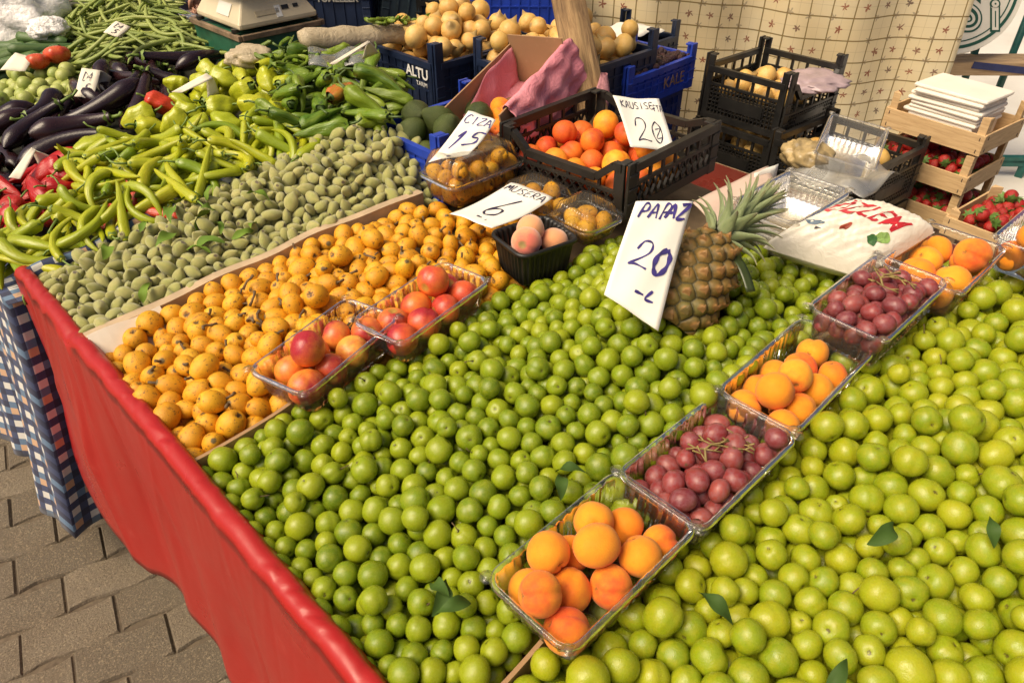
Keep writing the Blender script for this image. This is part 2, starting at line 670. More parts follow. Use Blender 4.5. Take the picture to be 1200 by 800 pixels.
def drop_heap(kind, poly, pods, n, rg, limit=.05, tries=7, yaw=None, yaw_sd=9.0, roll_sd=.5, scl=(.85, 1.12), hump=0.0, soft=.72, maxslope=.55):
    xs = [p[0] for p in poly]; ys = [p[1] for p in poly]
    cx, cy = sum(xs) / len(xs), sum(ys) / len(ys)
    w = max(max(xs) - min(xs), max(ys) - min(ys)) / 2
    done = 0; guard = 0
    while done < n and guard < n * 4:
        guard += 1
        best = None
        for _ in range(tries):
            x, y = rg.uniform(min(xs), max(xs)), rg.uniform(min(ys), max(ys))
            if not inpoly(np.array([x]), np.array([y]), poly)[0]: continue
            v = int(rg.integers(len(pods))); sc = rg.uniform(*scl)
            ya = rg.uniform(0, 6.28) if yaw is None else rg.normal(yaw, yaw_sd) + (PI if rg.random() < .5 else 0)
            ro = rg.normal(0, roll_sd) + (PI if rg.random() < .5 else 0)
            sp = pods[v][3][::2] * sc
            Rm = np.array(Euler((ro, 0, 0)).to_matrix())
            q = sp[:, :3] @ Rm.T
            ca, sa = math.cos(ya), math.sin(ya)
            wx = x + q[:, 0] * ca - q[:, 1] * sa; wy = y + q[:, 0] * sa + q[:, 1] * ca
            rr = np.maximum(sp[:, 3], .003)
            h = np.array([HM['z'][hm_disc(a, b, c * .55)].max() for a, b, c in zip(wx, wy, rr)])
            A = np.polyfit(q[:, 0], h + rr * soft - q[:, 2], 1)
            sl = float(np.clip(A[0], -maxslope, maxslope))
            z0 = (h + rr * soft - q[:, 2] - sl * q[:, 0]).max() * .6 + (h + rr * soft - q[:, 2] - sl * q[:, 0]).mean() * .4
            sc_ = z0 - S_veg(x, y) - hump * max(0, 1 - ((x - cx) ** 2 + (y - cy) ** 2) / w ** 2)
            if best is None or sc_ < best[0]:
                best = (sc_, x, y, z0, ya, sl, ro, v, sc, wx, wy, q[:, 2] + z0 + sl * q[:, 0], rr)
        if best is None or best[0] > limit: continue
        _, x, y, z0, ya, sl, ro, v, sc, wx, wy, wz, rr = best
        for a, b, c, r in zip(wx, wy, wz, rr):
            s_ = hm_disc(a, b, r)
            d2 = (GX[s_] - a) ** 2 + (GY[s_] - b) ** 2
            top = c + np.sqrt(np.maximum(r * r - d2, 0))
            HM['z'][s_] = np.where(d2 < r * r, np.maximum(HM['z'][s_], top), HM['z'][s_])
        M = Matrix.Rotation(ya, 3, 'Z') @ Matrix.Rotation(-math.atan(sl), 3, 'Y') @ Matrix.Rotation(ro, 3, 'X')
        heap_add(kind, (x, y, z0), np.array(M), (sc, sc, sc), v, [(a, b, c, d) for a, b, c, d in pods[v][3]])
        done += 1


def prof_long(s): return np.clip(np.minimum(1, (s / .08 + .35)) * (1 - s) ** .42 * 1.1, .06, 1)
def prof_bell(s): return np.clip(np.minimum(1, .45 + s * 4) * np.minimum(1, (1 - s) * 2.2 + .12) ** .6, .08, 1)
def prof_capia(s): return np.clip(np.minimum(1, .5 + s * 4) * (1 - s) ** .6 * 1.25, .07, 1.05)
def prof_egg(s): return np.clip(np.minimum(1, .42 + s * .8) * np.minimum(1, (1 - s) * 5 + .02) ** .5, .08, 1)
def prof_bean(s): return np.clip(np.minimum(1, s * 9 + .15) * np.minimum(1, (1 - s) * 7 + .1), .1, 1)
def prof_cuc(s): return np.clip(np.minimum(1, s * 9 + .4) * np.minimum(1, (1 - s) * 9 + .35) ** .7, .2, 1)


PODS = {
    'long_pepper': [pod(rgA.uniform(.11, .165), rgA.uniform(.0088, .0140), 100 + i, bend=rgA.uniform(-.34, .34), lobes=3, lobe=.08, prof=prof_long, wave=rgA.uniform(0, .03), seg=14, rings=18) for i in range(8)],
    'bell_pepper': [pod(rgA.uniform(.07, .095), rgA.uniform(.022, .028), 120 + i, bend=rgA.uniform(-.06, .06), lobes=4 if i % 2 else 3, lobe=.13, prof=prof_bell, wrinkle=.08, seg=18, rings=14) for i in range(6)],
    'dark_pepper': [pod(rgA.uniform(.10, .15), rgA.uniform(.013, .020), 140 + i, bend=rgA.uniform(-.12, .12), lobes=3, lobe=.15, prof=prof_capia, wrinkle=.15, wave=.02, seg=18, rings=22) for i in range(7)],
    'red_pepper': [pod(rgA.uniform(.10, .14), rgA.uniform(.017, .024), 160 + i, bend=rgA.uniform(-.15, .15), lobes=3, lobe=.12, prof=prof_capia, wrinkle=.12, seg=14, rings=16) for i in range(5)],
    'eggplant': [pod(rgA.uniform(.17, .22), rgA.uniform(.022, .029), 180 + i, bend=rgA.uniform(-.2, .2), lobes=3, lobe=.02, prof=prof_egg, wrinkle=.01, seg=16, rings=18) for i in range(6)],
    'green_bean': [pod(rgA.uniform(.15, .21), rgA.uniform(.0048, .006), 200 + i, bend=rgA.uniform(-.32, .32), lobes=2, lobe=.15, prof=prof_bean, wrinkle=.05, wave=.02, seg=8, rings=16) for i in range(8)],
    'cucumber': [pod(rgA.uniform(.16, .20), rgA.uniform(.016, .019), 220 + i, bend=rgA.uniform(-.06, .06), lobes=5, lobe=.03, prof=prof_cuc, wrinkle=.03, seg=14, rings=14) for i in range(3)],
}
EGG = [(.20, 2.04), (.42, 1.985), (.60, 2.0), (.84, 2.04), (.90, 2.24), (.70, 2.40), (.60, 2.24), (.36, 2.33), (.24, 2.25)]
drop_heap('eggplant', EGG, PODS['eggplant'], 60, rgA, .050, yaw=.9, yaw_sd=.7, hump=.03)
RED = [(.13, 1.71), (.335, 1.70), (.41, 1.88), (.36, 2.0), (.20, 1.93)]
drop_heap('red_pepper', RED, PODS['red_pepper'], 44, rgA, .035, hump=.02)
BELL = [(.42, 1.90), (.56, 1.86), (.80, 1.60), (.98, 1.84), (.92, 2.08), (.66, 2.08), (.53, 2.0)]
drop_heap('bell_pepper', BELL, PODS['bell_pepper'], 110, rgA, .052, hump=.03)
LONG = [(.15, 1.535), (.35, 1.50), (.62, 1.50), (.80, 1.47), (.80, 1.62), (.56, 1.90), (.42, 1.90), (.345, 1.71), (.14, 1.68)]
drop_heap('long_pepper', LONG, PODS['long_pepper'], 340, rgA, .05, yaw=.3, yaw_sd=1.1, hump=.03)
DARK = [(.70, 1.50), (.86, 1.43), (.95, 1.42), (1.08, 1.50), (1.13, 1.70), (1.02, 2.02), (.95, 1.83), (.80, 1.62)]
drop_heap('dark_pepper', DARK, PODS['dark_pepper'], 150, rgA, .055, yaw=-.6, yaw_sd=.9, hump=.03)
BEAN1 = [(.56, 2.50), (.70, 2.44), (.92, 2.20), (1.04, 2.38), (.99, 2.62), (.80, 2.72), (.62, 2.66)]
drop_heap('green_bean', BEAN1, PODS['green_bean'], 230, rgA, .045, tries=4, yaw=-.5, yaw_sd=.6, hump=.10, soft=.9)
BEAN2 = [(.66, 2.80), (.84, 2.68), (1.02, 2.66), (1.12, 2.95), (.95, 3.25), (.74, 3.1)]
drop_heap('green_bean', BEAN2, PODS['green_bean'], 230, rgA, .05, tries=4, yaw=1.2, yaw_sd=.8, hump=.14, soft=.9)
CUC = [(.46, 2.78), (.60, 2.66), (.68, 2.86), (.60, 3.05), (.48, 2.98)]
drop_heap('cucumber', CUC, PODS['cucumber'], 16, rgA, .06, yaw=-.4, yaw_sd=.4)
# round pale squashes and a few tomatoes on the far table
for k, (x, y) in enumerate(scatter([(.33, 2.36), (.47, 2.27), (.56, 2.30), (.60, 2.45), (.55, 2.62), (.42, 2.66)], .043, rgA, .3)):
    for lay in range(2):
        if lay and rgA.random() < .55: continue
        r = rgA.uniform(.0185, .0235)
        i, j = hm_disc(x, y, .01)
        z = float(S_veg(np.array(x), np.array(y))) + .008 + r + lay * 1.35 * r
        heap_add('round_squash', (x + rgA.normal(0, .004) + lay * .02, y + lay * .012, z), rot_mats(1, rgA)[0], (r, r, r * 1.05), int(rgA.integers(4)), [(0, 0, 0, r)])
        s_ = hm_disc(x, y, r)
        HM['z'][s_] = np.maximum(HM['z'][s_], z + r * .45)


# ------------------------------------------------------------------ which of them show
def rank_visible(kinds, W=1200, H=800):
    zb = np.full((H, W), 1e9, np.float32); idb = np.full((H, W), -1, np.int32)
    allit = [(k, i) for k in kinds for i in range(len(HEAP[k]))]
    for gid, (k, i) in enumerate(allit):
        it = HEAP[k][i]
        sp = np.array(it['sp'], float)
        if len(sp) > 1:
            P = (sp[:, :3] * it['s']) @ it['R'].T + it['p']; rr = np.maximum(sp[:, 3], .003) * it['s'][0]
        else:
            P = it['p'][None]; rr = sp[:, 3]
        X, Y, D = view_px(P)
        for x, y, d, r in zip(X, Y, D, rr):
            pr = 855 * r / d
            x0, x1 = int(max(0, x - pr)), int(min(W, x + pr + 1)); y0, y1 = int(max(0, y - pr)), int(min(H, y + pr + 1))
            if x1 <= x0 or y1 <= y0 or d < .1: continue
            yy, xx = np.mgrid[y0:y1, x0:x1]
            q = ((xx + .5 - x) ** 2 + (yy + .5 - y) ** 2) / (pr * pr)
            z = d - r * np.sqrt(np.maximum(0, 1 - q))
            m = (q < 1) & (z < zb[y0:y1, x0:x1])
            zb[y0:y1, x0:x1][m] = z[m]; idb[y0:y1, x0:x1][m] = gid
    cnt = np.bincount(idb[idb >= 0].ravel(), minlength=len(allit))
    for gid, (k, i) in enumerate(allit):
        HEAP[k][i]['vis'] = int(cnt[gid])


rank_visible(list(HEAP))
for k in HEAP:
    v = [i['vis'] for i in HEAP[k]]
    print('HEAP', k, len(v), 'shown', sum(x > 8 for x in v))
# ------------------------------------------------------------------ fruit materials and objects
GP = [(.10, .16, .003), (.165, .24, .005), (.28, .325, .007), (.20, .275, .005), (.13, .195, .004)]
GG = [(.175, .25, .005), (.24, .305, .006), (.33, .355, .008), (.205, .28, .005), (.28, .325, .007)]
KW = dict(
    green_plum=dict(cols=GP, tint=(.28, .30, .01), tint_amt=.5, spot=(.20, .12, .03), spot_scale=3.2, spot_thr=(.715, .76), dots=(.34, .42, .10), dots_scale=30,
                    bloom=(.30, .33, .06), bloom_amt=.16, pole=(.07, .06, .015), pole_z=(.985, .997), rough=.25, bump=.0006, spec=.45),
    greengage=dict(cols=GG, tint=(.38, .34, .01), tint_amt=.5, spot=(.24, .15, .04), spot_scale=2.8, spot_thr=(.715, .76), dots=(.45, .50, .12), dots_scale=30,
                   bloom=(.40, .40, .07), bloom_amt=.14, pole=(.10, .08, .015), pole_z=(.986, .997), rough=.25, bump=.0006, spec=.45),
    loquat=dict(cols=[(.66, .29, .008), (.76, .38, .010), (.72, .33, .009), (.80, .45, .015)], tint=(.55, .24, .012), tint_amt=.6, spot=(.16, .07, .015), spot_scale=3.4, spot_thr=(.575, .66),
                dots=(.25, .12, .02), dots_scale=22, pole=(.13, .09, .03), pole_z=(.93, .97), tail=(.09, .05, .02), tail_z=(.945, .99), rough=.5, bump=.0012),
    green_almond=dict(cols=[(.30, .29, .075), (.38, .35, .11), (.33, .32, .08), (.44, .39, .14)], tint=(.25, .28, .065), tint_amt=.6, pole=(.12, .09, .04), pole_z=(.93, .955),
                      spot=(.22, .17, .08), spot_scale=3, spot_thr=(.7, .8), rough=.85, bump=.0012, bump_scale=20, sheen=.35),
    long_pepper=dict(cols=[(.33, .36, .010), (.45, .43, .014), (.27, .32, .010), (.39, .40, .012), (.16, .25, .010)], tint=(.24, .32, .01), tint_amt=.5, rough=.28, bump=.0012, bump_scale=6, spec=.5),
    bell_pepper=dict(cols=[(.36, .40, .012), (.45, .45, .018), (.30, .36, .010)], tint=(.27, .34, .01), tint_amt=.5, rough=.28, bump=.0015, bump_scale=5),
    dark_pepper=dict(cols=[(.07, .15, .008), (.14, .23, .012), (.05, .11, .008), (.22, .29, .014), (.10, .18, .01)], tint=(.20, .27, .02), tint_amt=.6, rough=.3, bump=.003, bump_scale=5),
    red_pepper=dict(cols=[(.36, .008, .008), (.44, .014, .010), (.30, .006, .008), (.5, .04, .012)], tint=(.40, .01, .01), rough=.28, bump=.002, bump_scale=5),
    eggplant=dict(cols=[(.012, .005, .008), (.016, .006, .010), (.030, .010, .010)], tint=(.028, .012, .010), tint_amt=.6, rough=.2, bump=.0005, spec=.5),
    green_bean=dict(cols=[(.20, .27, .05), (.28, .33, .07), (.16, .24, .04), (.34, .36, .10)], tint=(.30, .32, .08), tint_amt=.5, rough=.5, bump=.0006),
    cucumber=dict(cols=[(.03, .08, .015), (.05, .11, .02), (.08, .14, .03)], tint=(.14, .20, .05), tint_amt=.4, rough=.4, bump=.001),
    round_squash=dict(cols=[(.30, .36, .07), (.38, .42, .10), (.24, .32, .05)], tint=(.42, .42, .14), rough=.4, pole=(.12, .12, .04), bump=.0008),
)
FM = {k: fruit_mat(k + '_skin', **v) for k, v in KW.items()}
FMM = {k: fruit_mat(k + '_skin_heaped', mass=True, **KW[k]) for k in ('green_plum', 'greengage', 'green_almond', 'green_bean')}
M_STEM = plain('green_stem', (.16, .24, .04), .5, .2, 60)
M_STEMD = plain('dark_green_stem', (.07, .12, .02), .5, .2, 60)
M_BROWN = plain('brown_stem', (.15, .095, .045), .8, .25, 80, .001)

SHAPE = dict(green_plum=[stone_fruit(i, .05, .15, .96, lump=.036) for i in range(8)], greengage=[stone_fruit(20 + i, .055, .15, .94, lump=.038, side=.04) for i in range(8)],
             loquat=[loquat_shape(i) for i in range(8)], green_almond=[almond_shape(i) for i in range(8)], round_squash=[stone_fruit(60 + i, .0, .1, .98) for i in range(4)])
MESHES, LOWS = {}, {}
for k, fns in SHAPE.items():
    MESHES[k] = [ball_mesh(k, 4 if k in ('green_plum', 'greengage') else 3, f, [FM[k]]) for f in fns]
    LOWS[k] = [blob(3, f) for f in fns]
for k, pods in PODS.items():
    MESHES[k] = [fast_mesh(k, p[0], p[1], [FM[k]], p[2]) for p in pods]
    LOWS[k] = [(p[0], p[1], p[2]) for p in pods]

LABEL = dict(
    green_plum=('small dark-green sour plum lying loose in the heap in front of the pineapple', 'plum', 'small green plums heaped between loquats and punnets'),
    greengage=('big yellow-green sour plum lying loose in the right-hand heap beyond the punnet row', 'plum', 'large yellow-green plums heaped right of the punnets'),
    loquat=('brown-speckled orange loquat lying loose in the cardboard tray beside the almonds', 'loquat', 'loose loquats in the cardboard tray'),
    green_almond=('fuzzy grey-green almond in its husk, loose in the almond heap', 'almond', 'green almonds heaped beside the loquats'),
    long_pepper=('long thin pale-green pepper in the front pepper heap above the almonds', 'pepper', 'long pale peppers in the front heap'),
    bell_pepper=('short lobed yellow-green pepper in the heap between eggplants and dark peppers', 'pepper', 'short yellow-green peppers'),
    dark_pepper=('wrinkled dark green pepper in the heap in front of the onion crate', 'pepper', 'dark green wrinkled peppers'),
    red_pepper=('glossy red pepper in the small red heap at the left of the long peppers', 'pepper', 'red peppers'),
    eggplant=('glossy dark purple eggplant lying in the heap behind the peppers', 'eggplant', 'eggplants behind the peppers'),
    green_bean=('thin curved green bean lying in the tall bean heap left of the scale', 'bean', 'green beans heaped left of the scale'),
    cucumber=('dark green cucumber lying in front of the white plastic bag', 'cucumber', 'cucumbers by the white bag'),
    round_squash=('round pale green squash lying left of the eggplants', 'squash', 'round squashes beside the eggplants'),
)


def stem_mesh(name, L, r, cap_r, mat, bend=.3, lobes=5):
    """a calyx cap with a stalk, pointing along -x from the origin"""
    mb = MB()
    pts = [(0.0, 0, 0), (-L * .35, L * .03, 0), (-L * .7, L * .1 * bend * 3, 0), (-L, L * .3 * bend * 3, L * .1)]
    mb.tube(pts, [r * 1.2, r * .9, r * .85, r * 1.1], 7)
    V = [(-.001, 0, 0)]; F = []
    seg = lobes * 4
    for ring, (rr, xx) in enumerate(((.55, .0005), (1.0, cap_r * .35))):
        for k in range(seg):
            a = 2 * PI * k / seg
            q = rr * cap_r * (1 + .18 * math.cos(lobes * a) * ring)
            V.append((xx + (0 if ring == 0 else .25 * cap_r * (1 + math.cos(lobes * a)) * .5), math.cos(a) * q, math.sin(a) * q))
    F += [(0, 1 + (k + 1) % seg, 1 + k) for k in range(seg)]
    F += [(1 + k, 1 + (k + 1) % seg, 1 + seg + (k + 1) % seg, 1 + seg + k) for k in range(seg)]
    mb.add(V, F)
    return mb.mesh(name, mat, True)


STEM = dict(long_pepper=stem_mesh('stem', .032, .0022, .0085, M_STEM), bell_pepper=stem_mesh('stem', .024, .003, .013, M_STEM), dark_pepper=stem_mesh('stem', .034, .003, .0125, M_STEMD),
            red_pepper=stem_mesh('stem', .028, .0025, .010, M_STEM), eggplant=stem_mesh('stem', .03, .0042, .0165, M_STEM))


def loquat_stalk():
    mb = MB()
    mb.tube([(0, 0, .95), (.05, .02, 1.15), (.2, .05, 1.45), (.45, .02, 1.7)], [.13, .12, .11, .13], 7)
    return mb.mesh('stalk', M_BROWN, True)


LSTALK = loquat_stalk()


def plum_stalk(b):
    mb = MB()
    mb.tube([(0, 0, .80), (.02 * b, .03, 1.0), (.08 * b, .10, 1.28), (.2 * b, .16, 1.62)], [.055, .04, .036, .05], 6)
    return mb.mesh('stalk', M_BROWN, True)


PSTALK = [plum_stalk(b) for b in (-1.5, .6, 2.2)]


def mat4(it):
    M = Matrix(it['R'].tolist()).to_4x4()
    return Matrix.Translation(Vector(it['p'])) @ M @ Matrix.Diagonal(Vector((*it['s'], 1)))


def pepper_like(k, items):
    """a few of the peppers turned orange or red"""
    vis = [i for i in items if i['vis'] > (150 if k == 'dark_pepper' else 60)]
    X, Y, _ = view_px([i['p'] for i in vis])
    want = {'dark_pepper': [(402, 115, 'orange', 'orange-red wrinkled pepper among the dark green ones')], 'long_pepper': [(172, 252, 'red', 'orange-red thin pepper near the almonds among the pale long ones'), (152, 250, 'red', 'red pepper half buried beside the orange-red one among the pale long peppers')],
            'bell_pepper': [(192, 133, 'red', 'orange-red short pepper near the eggplants among the yellow-green ones')]}.get(k, [])
    for (px, py, c, lab) in want:
        d = (X - px) ** 2 + (Y - py) ** 2
        for j in np.argsort(d):
            if 'special' not in vis[j]:
                vis[j]['special'] = (c, lab); break


M_SPEC = {'orange': fruit_mat('ripening_pepper_skin', [(.52, .10, .02), (.52, .12, .02)], tint=(.30, .26, .03), tint_amt=.9, tint_scale=1.0, rough=.28, bump=.002, bump_scale=5),
          'red': fruit_mat('ripe_pepper_skin', [(.55, .05, .015), (.58, .07, .02)], tint=(.42, .02, .01), rough=.28, bump=.002, bump_scale=5)}
N_INDIV = 300
for k, items in HEAP.items():
    lab, cat, grp = LABEL[k]
    items.sort(key=lambda d: -d['vis'])
    if k in STEM: pepper_like(k, items)
    for n, it in enumerate(items[:N_INDIV]):
        if it['vis'] < (10 if k in FMM else 6): continue
        o = link(k, MESHES[k][it['v']])
        o.matrix_world = mat4(it)
        tag(o, lab, cat, grp)
        if 'special' in it:
            o.material_slots[0].link = 'OBJECT'; o.material_slots[0].material = M_SPEC[it['special'][0]]; o['label'] = it['special'][1]
        if k in STEM and it['vis'] > 25:
            s = link('stem', STEM[k], o)
            sp = PODS[k][it['v']][3]
            d = Vector(sp[0, :3]) - Vector(sp[1, :3])
            s.location = Vector(sp[0, :3]) - d * .15
            s.rotation_euler = (0, 0, math.atan2(-d.y, -d.x))
        if k == 'loquat' and it['vis'] > 90 and n % 3 != 1:
            link('stalk', LSTALK, o)
        if k in ('green_plum', 'greengage') and n % 9 == 0 and it['R'][2, 2] > .15:
            link('stalk', PSTALK[n % 3], o)
        it['done'] = True
    if k in FMM:
        rest = [it for it in items if not it.get('done')]
        V, F, U = [], [], []; b = 0
        for it in rest:
            v, f, u = LOWS[k][it['v']]
            V.append((v * it['s']) @ it['R'].T + it['p']); F.append(f + b); U.append(u); b += len(v)
        nm = dict(green_plum='plum_heap', greengage='greengage_heap', green_almond='almond_heap', green_bean='bean_heap')[k]
        o = link(nm, fast_mesh(nm, np.concatenate(V), np.concatenate(F), [FMM[k]], np.concatenate(U)))
        tag(o, dict(green_plum='mass of small green plums under and between the topmost plums in front of the pineapple', greengage='mass of large yellow-green plums under the topmost ones right of the punnets',
                    green_almond='mass of fuzzy green almonds under the topmost ones beside the loquat tray', green_bean='mass of green beans under the topmost ones left of the scale')[k],
            cat + ' heap', None, 'stuff')
# ------------------------------------------------------------------ daylight
SUN_EL, SUN_AZ = rad(54), rad(166)      # azimuth: direction towards the sun in the xy plane
w = bpy.data.worlds.new('World')
SC.world = w
w.use_nodes = True
wn = w.node_tree
bg = wn.nodes['Background']
sky = wn.nodes.new('ShaderNodeTexSky')
sky.sky_type = 'NISHITA'
sky.sun_disc = False
sky.sun_elevation = SUN_EL
sky.sun_rotation = PI / 2 - SUN_AZ
sky.air_density = .5; sky.dust_density = 7.0; sky.ozone_density = .6
wn.links.new(sky.outputs[0], bg.inputs[0])
bg.inputs[1].default_value = .05
sd = bpy.data.lights.new('sun', 'SUN')
sd.energy = 1.5
sd.angle = rad(40)
sd.color = (1, .82, .54)
so = bpy.data.objects.new('sun', sd)
COL.objects.link(so)
dvec = Vector((math.cos(SUN_EL) * math.cos(SUN_AZ), math.cos(SUN_EL) * math.sin(SUN_AZ), math.sin(SUN_EL)))
so.rotation_euler = dvec.to_track_quat('Z', 'Y').to_euler()
so.location = (0, 0, 6)

SC.view_settings.view_transform = 'Standard'
SC.view_settings.look = 'None'
SC.view_settings.exposure = 1.28
SC.view_settings.gamma = 1
SC.cycles.use_denoising = True
SC.cycles.max_bounces = 10
SC.cycles.transparent_max_bounces = 24
SC.cycles.caustics_reflective = False
SC.cycles.caustics_refractive = False
SC.cycles.sample_clamp_indirect = 6

# ------------------------------------------------------------------ ground
N = Nodes('paver_concrete')
co = N.objco()
isl = N.n('ShaderNodeNewGeometry', out='Random Per Island')
c = N.ramp(isl, [(0, (.125, .10, .07)), (.5, (.16, .13, .092)), (1, (.21, .17, .12))])
c = N.mix(N.step(N.noise(co, 9, 5, .7), .35, .7, 0, .6), c, (.13, .095, .06))
sp_ = N.noise(co, 240, 2, .6)
c = N.mix(N.step(sp_, .56, .66, 0, .7), c, (.32, .25, .16))
c = N.mix(N.step(sp_, .44, .34, 0, .7), c, (.10, .08, .055))
M_PAVER = N.done(N.bsdf(c, .92, N.math('ADD', N.noise(co, 170, 4, .75), N.math('MULTIPLY', N.noise(co, 28, 3, .6), .8)), .0045, 1.0))
N = Nodes('joint_dirt')
M_JOINT = N.done(N.bsdf(N.ramp(N.noise(N.objco(), 60, 4), [(.3, (.08, .06, .04)), (.7, (.15, .115, .078))]), 1.0))
mb = MB()
mb.add([(-60, -60, -.0075), (60, -60, -.0075), (60, 60, -.0075), (-60, 60, -.0075)], [(0, 1, 2, 3)])
tag(mb.build('ground', M_JOINT), kind='structure')

# wavy interlocking pavers, laid in running rows
pang = math.atan2(1.473 - 1.523, .0247 + .1875)
LP, WP = .205, .122


def paver_outline(L, W):
    g = .0026; pts = []
    n = 14
    wv_ = lambda t: .0072 * math.sin(2 * PI * t)
    for i in range(n + 1): t = i / n; pts.append((g / 2 + t * (L - g), g / 2 + wv_(t)))
    for i in range(n + 1): t = 1 - i / n; pts.append((g / 2 + t * (L - g), W - g / 2 + wv_(t)))
    return pts


OUT = paver_outline(LP, WP)
RJ = np.random.default_rng(4)
mb = MB(); rgp = random.Random(3)
ca, sa = math.cos(pang), math.sin(pang)
cen = (sum(p[0] for p in OUT) / len(OUT), sum(p[1] for p in OUT) / len(OUT))
for r in range(-22, 42):
    for q in range(-22, 32):
        ox = q * LP + (LP / 2 if r % 2 else 0); oy = r * WP
        X, Y = -.19 + ox * ca - oy * sa, 1.39 + ox * sa + oy * ca
        if not (-1.6 < X < 3.6 and -.6 < Y < 5.2): continue
        dz = rgp.uniform(-.003, .002); tx, ty = rgp.uniform(-.007, .007), rgp.uniform(-.007, .007)
        rings = []
        jt = RJ.normal(0, .0011, (len(OUT), 2)); jt = (jt + np.roll(jt, 1, 0) + np.roll(jt, -1, 0)) / 1.6
        for (k, z) in ((0, -.03), (0, -.007), (.0045, 0.0)):
            ring = []
            for (x, y), (jx, jy) in zip(OUT, jt):
                x += jx; y += jy
                px, py = cen[0] + (x - cen[0]) * (1 - 2 * k / LP), cen[1] + (y - cen[1]) * (1 - 2 * k / WP)
                ring.append((X + px * ca - py * sa, Y + px * sa + py * ca, z + dz + tx * (x - cen[0]) + ty * (y - cen[1])))
            rings.append(ring)
        n = len(OUT); V = rings[0] + rings[1] + rings[2]
        F = [(l * n + i, l * n + (i + 1) % n, (l + 1) * n + (i + 1) % n, (l + 1) * n + i) for l in range(2) for i in range(n)] + [tuple(2 * n + i for i in range(n))]
        mb.add(V, F)
tag(mb.build('pavement', M_PAVER), kind='structure')

# ------------------------------------------------------------------ trestle tables under the cloths
N = Nodes('rough_board')
co = N.objco()
st = N.n('ShaderNodeMapping', {'Vector': co, 'Scale': (1, 14, 14)})
M_BOARD = N.done(N.bsdf(N.ramp(N.noise(st, 5, 5, .6), [(.3, (.16, .10, .055)), (.7, (.30, .20, .11))]), .8, N.noise(st, 8, 4), .002, .6))


def table(label, x0, x1, y0, y1, z):
    t = thing('market_table', label, 'table', ((x0 + x1) / 2, (y0 + y1) / 2, 0))
    cx, cy = (x0 + x1) / 2, (y0 + y1) / 2
    mb = MB()
    n = 8; w_ = (x1 - x0) / n
    for i in range(n):
        mb.box((x0 + (i + .5) * w_ - cx, 0, z - .0125), (w_ - .006, y1 - y0, .025))
    mb.build('table_top', M_BOARD, t, bevel=.002)
    for sx in (x0 + .08 - cx, x1 - .08 - cx):
        for sy in (y0 + .1 - cy, y1 - .1 - cy):
            MB().box((sx, sy, (z - .026) / 2), (.05, .05, z - .027)).build('leg', M_BOARD, t, bevel=.003)
    for sy in (y0 + .1 - cy, y1 - .1 - cy):
        MB().box((0, sy, z - .08), ((x1 - x0) - .22, .03, .09)).build('crossbar', M_BOARD, t, bevel=.003)
    return t


table('long board table under the red oilcloth', .20, 1.72, -.85, 1.52, .785)
table('second board table under the checked cloth', .20, 1.42, 1.56, 3.6, .785)

# red oilcloth: lies under the fruit, climbs over the front rim and hangs down
N = Nodes('red_oilcloth')
co = N.objco()
c = N.mix(N.step(N.noise(co, 3.2, 5, .65), .35, .72, 0, .6), (.38, .014, .012), (.31, .020, .016))
c = N.mix(N.step(N.noise(co, 14, 4, .7), .62, .72, 0, .35), c, (.44, .06, .045))
stv = N.n('ShaderNodeMapping', {'Vector': co, 'Scale': (30, 9, 1.0)})
crease = N.noise(co, 75, 3, .6, 1.0)
M_RED = N.done(N.bsdf(c, N.step(N.noise(co, 7, 4), .3, .7, .25, .42), N.math('ADD', N.math('MULTIPLY', crease, .12), N.math('MULTIPLY', N.noise(stv, .6, 3), .5)),   .0035, .5, **{'Specular IOR Level': .5}))

HEMPX = [(24, 412), (45, 466), (75, 522), (101, 534), (120, 560), (127, 597), (150, 635), (169, 680), (191, 708), (225, 725), (238, 740), (243, 777), (250, 812)]
hem = []
for (px, py) in HEMPX:
    d = ray(px, py); lo, hi = .2, 4.
    f = lambda t: d[0] * t - (.150 - .085 * (.86 - (CAM_H + d[2] * t)))
    best = min((abs(f(t)), t) for t in np.linspace(.5, 2.6, 800))
    t = best[1]; hem.append((d[1] * t, max(.24, min(.8, CAM_H + d[2] * t))))
hem.sort()
print('HEM', [(round(a, 2), round(b, 2)) for a, b in hem])
HB = np.array([-.9, -.2, .5, .75] + [h[0] for h in hem]); HZ = np.array([.38, .30, .36, .33] + [h[1] for h in hem])
o_ = np.argsort(HB); HB, HZ = HB[o_], HZ[o_]
HB = np.array([-.9, -.3, .3, .7, .95, 1.05, 1.18, 1.32, 1.45, 1.56]); HZ = np.array([.36, .30, .34, .33, .37, .34, .30, .33, .37, .42])
B0, B1 = -.88, 1.515


CREASE = [(RNG.uniform(-.88, 1.52), RNG.uniform(.003, .009), RNG.uniform(-.0024, .0024), RNG.uniform(-.12, .12), RNG.uniform(1.5, 2.35), RNG.uniform(.08, .4)) for _ in range(170)]
CREASE += [(RNG.uniform(-.88, 1.5), RNG.uniform(.008, .026), RNG.uniform(-.0075, .0075), RNG.uniform(-.16, .16), RNG.uniform(2.1, 2.9), RNG.uniform(.2, .6)) for _ in range(70)]
CREASE = np.array(CREASE)


def crease_h(s, b):
    C = CREASE
    d = (b - C[:, 0] - C[:, 3] * (s - C[:, 4])) / C[:, 1]
    m = (np.abs(d) < 3)
    if not m.any(): return 0.0
    C = C[m]; d = d[m]
    return float((C[:, 2] * np.exp(-d * d) * np.exp(-((s - C[:, 4]) / C[:, 5]) ** 2)).sum())


